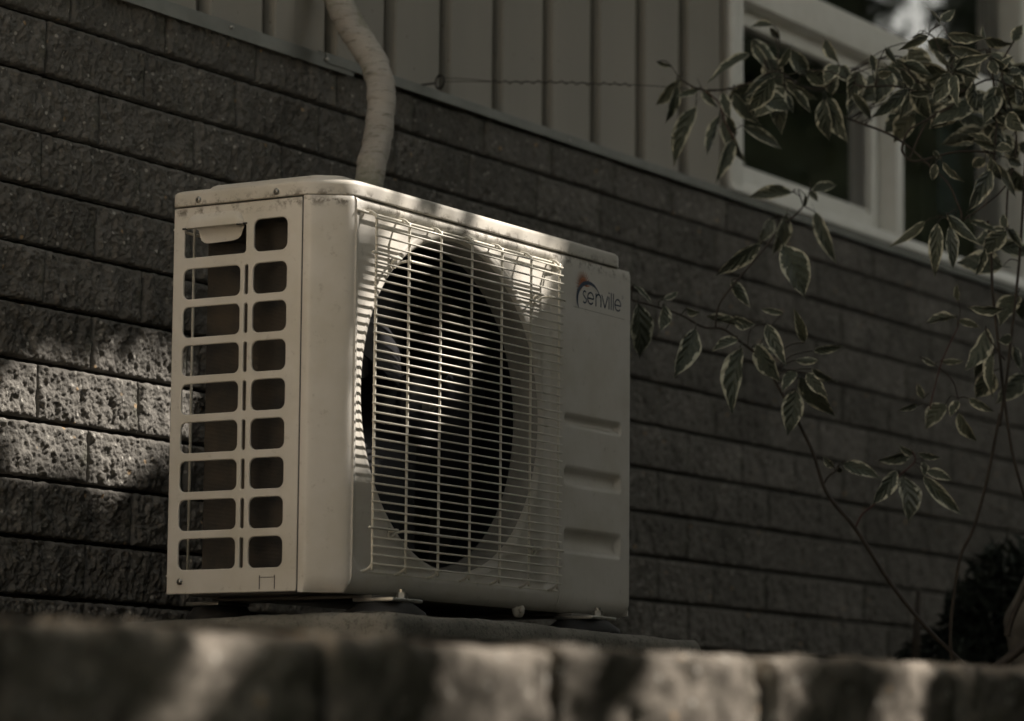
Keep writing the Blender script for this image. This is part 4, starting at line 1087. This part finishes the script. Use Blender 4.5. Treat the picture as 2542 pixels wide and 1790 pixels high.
# ------------------------------------------------------------------ retaining stones in front
rw = thing('retaining_wall', 'row of rough retaining stones in the foreground below the concrete slab', 'stone wall', (RA.x, RA.y, -.3))
def c_n(p2, o): return .012*noise.noise(p2*11+o)+.011*noise.noise(p2*30+o)+.007*noise.noise(p2*75+o)
def stone(seed, L, H, D):
    """rough block, chamfered and worn; front at local y=0 facing -Y, length +X, top at z=H"""
    bm = bmesh.new(); nx, ny, nz = 34, 12, 20
    V = []; vid = {}
    o = Vector((seed*3.7, seed*8.1, seed*2.9)); Fc = []
    def P(i, j, k):
        key = (i, j, k)
        if key in vid: return vid[key]
        x = L*i/nx; y = D*j/ny; z = H*k/nz
        p_ = Vector((x, y, z)); c = Vector((L/2, D/2, H/2)); R = .013
        q = Vector((min(max(p_.x, R*.75), L-R*.75), min(max(p_.y, R), D-R), min(max(p_.z, R), H-R)))
        d = p_-q
        if d.length > 1e-6:
            m_ = max(abs(d.x)/(.75), abs(d.y), abs(d.z)); 
            d = d.normalized()*min(d.length, m_*1.02)
        p2 = q+d
        n_ = (p2-c); n_ = Vector((n_.x/L, n_.y/D, n_.z/H)).normalized()
        w = c_n(p2, o)-.002*max(0, noise.noise(p2*38-o)-.15)*3
        vid[key] = len(V); V.append(p2+n_*w*.8); return vid[key]
    for i in range(nx):
        for k in range(nz):
            Fc.append((P(i, 0, k), P(i+1, 0, k), P(i+1, 0, k+1), P(i, 0, k+1))); Fc.append((P(i, ny, k), P(i, ny, k+1), P(i+1, ny, k+1), P(i+1, ny, k)))
        for j in range(ny):
            Fc.append((P(i, j, nz), P(i+1, j, nz), P(i+1, j+1, nz), P(i, j+1, nz))); Fc.append((P(i, j, 0), P(i, j+1, 0), P(i+1, j+1, 0), P(i+1, j, 0)))
    for j in range(ny):
        for k in range(nz):
            Fc.append((P(0, j, k), P(0, j, k+1), P(0, j+1, k+1), P(0, j+1, k))); Fc.append((P(nx, j, k), P(nx, j+1, k), P(nx, j+1, k+1), P(nx, j, k+1)))
    bm.free()
    return mesh('stone', V, Fc, M_STONE, True)
cuts = [-.93, -.62, -.31, .020, .350, .617, .900, 1.185, 1.47, 1.76, 2.05]
ang = math.atan2(RD.y, RD.x)
for row in range(2):
    for i in range(len(cuts)-1):
        a, b = cuts[i]+(.14 if row else 0), cuts[i+1]+(.14 if row else 0)
        st = link('stone', stone(i+row*20+1, b-a-.006, .152, .20), rw, True)
        P0 = RA+RD*(a+.003)+RN*rnd.uniform(-.004, .006); zt = -.1435+(.012 if i in (5, 6) else 0)*0
        st.location = Vector((P0.x, P0.y, zt-.152-row*.155))-base_of(rw); st.rotation_euler = (0, 0, ang)
box_l = mesh('footing', *(lambda V: (V, [(0, 1, 2, 3), (7, 6, 5, 4), (0, 4, 5, 1), (1, 5, 6, 2), (2, 6, 7, 3), (3, 7, 4, 0)]))([tuple(RA+RD*a+RN*b+Vector((0, 0, z))) for z in (-.98, -.455) for a, b in ((-.9, -.03), (2.1, -.03), (2.1, -.19), (-.9, -.19))]), M_STONE)
link('footing', box_l, rw)

# ------------------------------------------------------------------ the variegated shrub
def leaf_mesh(seed):
    r_ = random.Random(seed); nu, nv = 12, 6
    droop = r_.uniform(.10, .32); fold = r_.uniform(.10, .30); tw = r_.uniform(-.35, .35); wav = r_.uniform(.01, .03); side = r_.uniform(-.08, .08)
    V = []; Fc = []; rim = []; al = []
    for i in range(nu+1):
        u = i/nu
        w = (math.sin(PI*u**.80)**.92)*(1-.18*u) if 0 < u < 1 else 0
        w = max(w, .015); 
        if u > .82: w *= 1-.55*((u-.82)/.18)**.7
        for j in range(nv+1):
            v = (j/nv-.5)*2
            y = v*w*.5; z = -droop*(u-.35)**2*1.3 + fold*abs(y)*.8+wav*math.sin(u*17+v*2)*abs(v)
            a = tw*u; y2 = y*math.cos(a)-z*math.sin(a)*.3; z2 = z+y*math.sin(a)
            V.append((u, y2+side*math.sin(u*PI), z2)); rim.append(abs(v)); al.append(u)
    for i in range(nu):
        for j in range(nv): a = i*(nv+1)+j; Fc.append((a, a+nv+1, a+nv+2, a+1))
    b0 = len(V); pet = tube_geo([(-.16, 0, -.02), (-.06, 0, -.012), (.10, 0, -.013*0-.02)], .010, 4); 
    V += [tuple(q) for q in pet[0]]; Fc += [tuple(k+b0 for k in f) for f in pet[1]]; rim += [0]*len(pet[0]); al += [0]*len(pet[0])
    m = mesh('leaf_%d' % seed, V, Fc, M_LEAF, True)
    for nm, dat in (('rim', rim), ('along', al)):
        at_ = m.attributes.new(nm, 'FLOAT', 'POINT'); at_.data.foreach_set('value', dat)
    return m
LM = [leaf_mesh(s) for s in range(9)]
shrub = thing('variegated_shrub', 'shrub with drooping cream-edged green leaves on thin stems, right of the unit', 'shrub', (1.45, -.38, GZ))
CAM = Vector((-3.82207, -2.61492, -.25327))
BASES = []
def put_leaf(b, t_, w, seed=None):
    b = Vector(b); BASES.append(b.copy()); t_ = Vector(t_); x = (t_-b); ln = x.length; x.normalize()
    tc = (CAM-b).normalized(); n_ = (tc-x*tc.dot(x)).normalized()
    roll = math.radians(rnd.uniform(-48, 48)); n_ = (Matrix.Rotation(roll, 3, x) @ n_)
    if rnd.random() < .2: n_ = -n_
    y = n_.cross(x); W = min(w/max(.65, math.cos(roll)), ln*.66)*1.15
    if w < ln*.26: W = max(W, ln*.28)
    o = link('leaf', rnd.choice(LM), shrub, True)
    o.matrix_world = Matrix.Translation(b-base_of(shrub)) @ Matrix((x*ln, y*W, n_*ln)).transposed().to_4x4()
for L_ in LEAVES: put_leaf(L_[0:3], L_[3:6], L_[6])
# more leaves in the thick upper right part of the crown
cR, cU, cF = c_r, c_u, c_f
def vpt(px_, py_, dep): return CAM + cF*dep + cR*((px_-1271)/F_PX*dep) + cU*(-(py_-895)/F_PX*dep)
for k in range(70):
    u = rnd.random()
    if k < 48: px_, py_ = rnd.uniform(2190, 2620), rnd.gauss(215, 60)
    elif k < 58: px_, py_ = rnd.uniform(1860, 2220), rnd.gauss(205, 32)
    else: px_, py_ = rnd.uniform(2440, 2640), rnd.uniform(260, 1000)
    dep = rnd.uniform(5.7, 6.0); b = vpt(px_, py_, dep)
    a = math.radians(rnd.uniform(-200, 20)); ln = rnd.uniform(60, 115)
    t_ = vpt(px_+ln*math.cos(a), py_-ln*math.sin(a)*1.0, dep+rnd.uniform(-.04, .04))
    put_leaf(b, t_, rnd.uniform(.028, .046))
STEMPTS = []
for i, (r0, r1, P) in enumerate(STEMS):
    STEMPTS += smooth_path(P, 6)
    pth = smooth_path(P, 5); n_ = len(pth)
    tube('stem', pth, [r0+(r1-r0)*k/(n_-1) for k in range(n_)], M_STEMR if i in (6, 12, 20) else M_STEM, shrub, 7)

tw = []
for lb in BASES:
    q = min(STEMPTS, key=lambda s: (s-lb).length); d_ = (q-lb).length
    if .005 < d_ < .16:
        mid = (lb+q)/2+Vector((rnd.uniform(-.1, .1), rnd.uniform(-.1, .1), .14))*d_
        tw.append(tube_geo(smooth_path([q, mid, lb], 4), .0009, 4))
link('twigs', mesh('twigs', *merge(tw), M_STEM, True), shrub, kind='stuff')

# ------------------------------------------------------------------ pale trunk, conifer, root at the lower right
tk = thing('leaning_trunk', 'pale grey curved trunk with a dark cut branch at the lower right', 'tree trunk', (1.80, -.27, GZ))
V, Fc = tube_geo(smooth_path([(1.83, -.30, -.18), (1.832, -.295, -.057), (1.828, -.29, .011), (1.838, -.295, .056), (1.868, -.31, .105), (1.93, -.34, .17), (2.05, -.38, .26)], 8), [.030+.004*math.sin(k*.4) for k in range(49)], 16)
link('trunk', mesh('trunk', [Vector(v)+Vector((1, 1, 0))*.003*noise.noise(Vector(v)*30) for v in V], Fc, M_BARK, True), tk)
tube('cut_branch', smooth_path([(1.514, -.393, -.008), (1.5155, -.402, .024), (1.521, -.421, .067), (1.535, -.44, .125)], 5), [.0075, .0058]+[.0052]*14, M_STEM, tk, 10)
tube('root', smooth_path([(1.400, -.40, -.10), (1.416, -.41, -.069), (1.424, -.428, -.053), (1.437, -.455, -.028), (1.46, -.50, .02)], 5), .0085, M_STEM, tk, 10)

def needle_cloud(name, cen, rad, n, ln, mat, parent=None, seed=1, wide=.12, kind='stuff', core=None):
    r_ = np.random.RandomState(seed)
    d = r_.normal(size=(n, 3)); d /= np.linalg.norm(d, axis=1)[:, None]
    rr = r_.uniform(.35, 1, n)**.6
    c = np.array(cen)+d*rr[:, None]*np.array(rad)
    c += np.array([[.5*noise.noise(Vector(q)*3) for _ in range(3)] for q in c])*np.array(rad)*.5
    a = r_.normal(size=(n, 3)); a /= np.linalg.norm(a, axis=1)[:, None]; b = np.cross(a, r_.normal(size=(n, 3))); b /= np.linalg.norm(b, axis=1)[:, None]
    L = ln*r_.uniform(.6, 1.3, n)[:, None]; W = L*wide
    V = np.stack([c-a*L/2, c+b*W, c+a*L/2, c-b*W], 1).reshape(-1, 3)
    idx = np.arange(n)[:, None]*4
    Fc = np.concatenate([idx, idx+1, idx+2, idx+3], 1)
    m = fast_mesh(name, V, Fc, mat); return link(name, m, parent, kind=kind)
def fast_mesh(name, V, Fc, mat):
    m = bpy.data.meshes.new(name); nv, nf, k = len(V), len(Fc), Fc.shape[1]
    m.vertices.add(nv); m.vertices.foreach_set('co', np.ascontiguousarray(V, dtype=np.float32).ravel())
    m.loops.add(nf*k); m.loops.foreach_set('vertex_index', Fc.astype(np.int32).ravel())
    m.polygons.add(nf); m.polygons.foreach_set('loop_start', np.arange(0, nf*k, k, dtype=np.int32)); m.polygons.foreach_set('loop_total', np.full(nf, k, dtype=np.int32))
    m.update(calc_edges=True); m.validate(); m.materials.append(mat); return m
con = thing('dark_conifer', 'low dark evergreen bush against the block wall at the lower right', 'bush', (2.25, .12, GZ))
needle_cloud('foliage', (2.52, .0, .08), (.15, .16, .17), 2600, .05, M_CONIFER, con, 3, .12)
needle_cloud('foliage', (2.50, .05, -.06), (.24, .22, .12), 2600, .05, M_CONIFER, con, 4, .12)
tube('stem', [(2.25, .12, GZ), (2.25, .11, .02), (2.24, .10, .12)], [.012, .009, .005], M_STEM, con)

# ------------------------------------------------------------------ the tree whose crown shades the place (outside the frame)
tree = thing('shade_tree', 'broad leafy tree standing outside the frame whose crown dapples the wall', 'tree', (4.6, -5.2, LOWZ))
LIT = [  # crown gaps are cut so sun reaches these places: (point, radius)
 # house wall, left of the unit
 ((0.0272, YW, 0.3055), .029),
 ((0.0641, YW, 0.3147), .029),
 ((0.1056, YW, 0.3299), .029),
 ((0.1486, YW, 0.3234), .029),
 ((0.1912, YW, 0.3416), .029),
 ((0.2353, YW, 0.3379), .029),
 ((0.2795, YW, 0.3481), .029),
 ((0.325, YW, 0.3415), .029),
 ((0.3708, YW, 0.3462), .029),
 ((0.4079, YW, 0.35), .029),
 ((0.4654, YW, 0.3269), .029),
 ((0.44, YW, 0.355), .029),
 ((0.324, YW, 0.3697), .004),
 ((0.3932, YW, 0.3685), .004),
 ((0.3004, YW, 0.3926), .004),
 ((0.3784, YW, 0.3913), .004),
 ((0.4065, YW, 0.3901), .004),
 ((0.0162, YW, 0.2862), .012),
 ((0.0537, YW, 0.2790), .012),
 ((0.0957, YW, 0.2775), .012),
 ((0.0676, YW, 0.2478), .012),
 ((0.0973, YW, 0.2396), .012),
 ((0.1423, YW, 0.2919), .012),
 ((0.1853, YW, 0.2949), .012),
 ((0.2248, YW, 0.2812), .012),
 ((0.2174, YW, 0.2473), .012),
 ((0.2609, YW, 0.2650), .012),
 ((0.2445, YW, 0.2301), .012),
 ((0.2713, YW, 0.2268), .012),
 ((0.3071, YW, 0.2297), .012),
 ((0.2826, YW, 0.2809), .012),
 ((0.3277, YW, 0.2850), .012),
 ((0.3736, YW, 0.2835), .012),
 ((0.3968, YW, 0.2828), .012),
 ((0.0651, YW, 0.3071), .012),
 ((0.1279, YW, 0.3048), .016),
 # top front of the unit
 ((.028, 0, .592), .034), ((.050, 0, .585), .022), ((.150, 0, .590), .004), ((.285, 0, .588), .014), ((.31, 0, .580), .006), ((.425, 0, .590), .022), ((.465, 0, .585), .018), ((.545, .006, .566), .006), ((.635, 0, .598), -.012), ((.745, 0, .598), -.015),
 ((.155, .006, .532), .008), ((.215, .006, .525), .010), ((.50, .03, .520), .026), ((.55, .01, .500), .020), ((.54, .01, .535), .018),
 # left rim of the recess and the fan motor
 ((.072, .006, .400), .004), ((.068, .006, .355), .006), ((.068, .006, .312), .014), ((.070, .006, .278), .016),
 ((.083, -.019, .240), .010), ((.117, -.019, .269), .012), ((.177, -.019, .275), .014), ((.225, -.019, .307), .016), ((.274, -.019, .332), .016), ((.324, -.019, .361), .014), ((.175, -.019, .335), .008), ((.261, -.019, .364), .008), ((.226, -.019, .262), .006), ((.215, -.02, .345), .020), ((.26, -.02, .365), .014), 
 # retaining stones
]
for q, r_ in [((-1.751, -1.094, -.141), .010), ((-1.455, -1.163, -.143), .030), ((-1.425, -1.169, -.150), .034), ((-1.405, -1.171, -.172), .024), ((-1.395, -1.171, -.195), .022), ((-1.205, -1.22, -.148), .026), ((-1.155, -1.232, -.149), .032), ((-1.174, -1.225, -.172), .030), ((-1.135, -1.231, -.192), .028), ((-.880, -1.295, -.147), .024), ((-.861, -1.298, -.168), .014)]:
    LIT.append((q, r_))
rs = np.random.RandomState(21)
sd = np.array(sun_dir)
NLEAF = 66000
c = np.stack([rs.uniform(-1.3, 3.0, NLEAF), rs.uniform(-4.9, .40, NLEAF), rs.uniform(2.55, 3.7, NLEAF)], 1)
NFAR = 42000
c = np.concatenate([c, np.stack([rs.uniform(2.3, 8.2, NFAR), rs.uniform(-3.7, .30, NFAR), rs.uniform(3.7, 4.6, NFAR)], 1)]); NLEAF += NFAR
NC = 9000  # crown piece added over the viewpoint to darken the stones
c = np.concatenate([c, np.stack([rs.uniform(-5.2, -1.5, NC), rs.uniform(-5.4, -2.9, NC), rs.uniform(3.0, 3.7, NC)], 1)]); NLEAF += NC
# uneven underside
c[:, 2] += np.array([.16*math.sin(x*2.1+y)+.12*math.sin(y*3.3-x) for x, y in c[:, :2]])
c[:, 2] = np.maximum(c[:, 2], 2.35)
lsz = rs.uniform(.040, .062, NLEAF); lsz[-NFAR-NC:] *= 1.35
keep = np.ones(NLEAF, bool)
keep &= (c[:, 0] > -1.1+np.maximum(0, c[:, 1]+2.2)*1.1) | (np.arange(NLEAF) >= NLEAF-NC)

for q, r_ in LIT:
    d = c-np.array(q); along = d@sd; perp = np.linalg.norm(d-along[:, None]*sd, axis=1)
    keep &= perp > (r_*.80+lsz*.90)
c = c[keep]; lsz = lsz[keep]; n = len(c)
nrm = rs.normal(size=(n, 3))*.75+np.array([0, -.3, 1.]); nrm /= np.linalg.norm(nrm, axis=1)[:, None]
a = np.cross(nrm, rs.normal(size=(n, 3))); a /= np.linalg.norm(a, axis=1)[:, None]; b = np.cross(nrm, a)
L = lsz[:, None]
hexv = [(-1.25, 0), (-.45, .62), (.45, .55), (1.35, 0), (.45, -.55), (-.45, -.62)]
V = np.stack([c+a*L*hx+b*L*hy for hx, hy in hexv], 1).reshape(-1, 3)
Fc = np.arange(n*6).reshape(n, 6)
link('crown', fast_mesh('crown', V, Fc, M_TREELEAF), tree, kind='stuff')
print('canopy leaves', n)
tube('trunk', smooth_path([(4.6, -5.2, LOWZ-.05), (4.55, -5.1, .6), (4.3, -4.6, 1.8), (3.8, -3.9, 2.75)], 6), [.17-.004*k for k in range(19)], M_BARK, tree, 14)
for e in ((3.2, -2.7, 3.4), (5.4, -1.8, 4.1), (.8, -4.5, 3.1)):
    m_ = (Vector((3.8, -3.9, 2.75))+Vector(e))/2+Vector((0, 0, .12))
    tube('limb', smooth_path([(3.85, -3.95, 2.7), tuple(m_), e], 6), [.09-.005*k for k in range(13)], M_BARK, tree, 10)

# added unseen hedge and two evergreens; their sky gap shapes the pane reflection
W0_ = Vector((3.35, .67, 1.52))
def at_az(az, dist, z=0): return Vector((W0_.x+math.sin(math.radians(az))*dist, W0_.y-math.cos(math.radians(az))*dist, z))
def leafy_box(name, lab, cat, A, B, z0, z1, depth, seed, mat, group=None, nl=9000, ls=.16):
    d = (B-A); d.z = 0; L_ = d.length; d.normalize(); nn = Vector((d.y, -d.x, 0))
    th = thing(name, lab, cat, ((A.x+B.x)/2, (A.y+B.y)/2, LOWZ), group)
    ins = .12; q = []
    for z in (LOWZ-.02, z1-ins):
        for s_, t_ in ((ins, -depth/2+ins), (L_-ins, -depth/2+ins), (L_-ins, depth/2-ins), (ins, depth/2-ins)):
            q.append(tuple(Vector((A.x, A.y, z))+d*s_+nn*t_))
    link('core', mesh('core', q, [(3, 2, 1, 0), (4, 5, 6, 7), (0, 1, 5, 4), (1, 2, 6, 5), (2, 3, 7, 6), (3, 0, 4, 7)], mat), th)
    r_ = np.random.RandomState(seed)
    f = r_.randint(0, 4, nl); s_ = r_.uniform(0, L_, nl); t_ = r_.uniform(-depth/2, depth/2, nl); z = r_.uniform(z0, z1, nl)
    t_[f == 0] = depth/2; t_[f == 1] = -depth/2; z[f == 2] = z1; e = f == 3; s_[e] = np.where(r_.rand(e.sum()) < .5, 0, L_)
    c = np.array([A.x, A.y, 0])+s_[:, None]*np.array(d)+t_[:, None]*np.array(nn); c[:, 2] = z
    c += r_.normal(size=(nl, 3))*.035
    a = r_.normal(size=(nl, 3)); a /= np.linalg.norm(a, axis=1)[:, None]; b = np.cross(a, r_.normal(size=(nl, 3))); b /= np.linalg.norm(b, axis=1)[:, None]
    V = np.stack([c-a*ls/2, c+b*ls*.3, c+a*ls/2, c-b*ls*.3], 1).reshape(-1, 3)
    link('foliage', fast_mesh('foliage', V, np.arange(nl*4).reshape(nl, 4), mat), th, kind='stuff')
leafy_box('mirror_hedge', 'added unseen tall dark hedge shaping the window reflection', 'hedge', at_az(40, 12.5), at_az(80, 12.5), LOWZ, 1.24+12.5*math.tan(math.radians(12.45)), .8, 5, M_HEDGE, nl=16000)
leafy_box('mirror_evergreen', 'added unseen evergreen edging the mirrored sky gap, nearer the house corner', 'evergreen', Vector((16.0, -4.49, 0)), Vector((16.0+2.8, -4.57+1.8, 0)), 2, 9.5, 1.2, 6, M_HEDGE, 'added evergreens behind the hedge')
leafy_box('mirror_evergreen', 'added unseen evergreen edging the mirrored sky gap, farther from the house', 'evergreen', Vector((15.24-5.0, -4.93-3.2, 0)), Vector((15.13, -5.0, 0)), 2, 9.5, 1.2, 7, M_HEDGE, 'added evergreens behind the hedge')
gw = thing('garden_bounce_wall', 'added unseen stucco wall bouncing warm light onto the unit from the left', 'wall', (-3.4, .5, LOWZ))  # added out of view to throw warm light on the unit's side
box('wall_body', (-3.6, -1.15, LOWZ-.05), (-3.4, 3.4, 1.35), M_BOUNCE_STUCCO, gw, .01)
box('coping', (-3.64, -1.19, 1.3505), (-3.36, 3.44, 1.40), M_SLAB, gw, .008)
leafy_box('low_sky_blocker', 'added unseen low hedge blocking skylight in front of the planting bed', 'hedge', Vector((-1.0, -2.55, 0)), Vector((8.5, -2.55, 0)), LOWZ, 1.22, .45, 9, M_HEDGE, nl=16000, ls=.09)  # added to keep low skylight off the unit front and lower wall
leafy_box('rear_sky_blocker', 'added unseen tall hedge behind the viewpoint blocking skylight from the stones', 'hedge', Vector((-7.0, -5.0, 0)), Vector((1.5, -5.0, 0)), LOWZ, 2.3, .6, 12, M_HEDGE, nl=14000, ls=.1)  # added to keep skylight off the stone faces
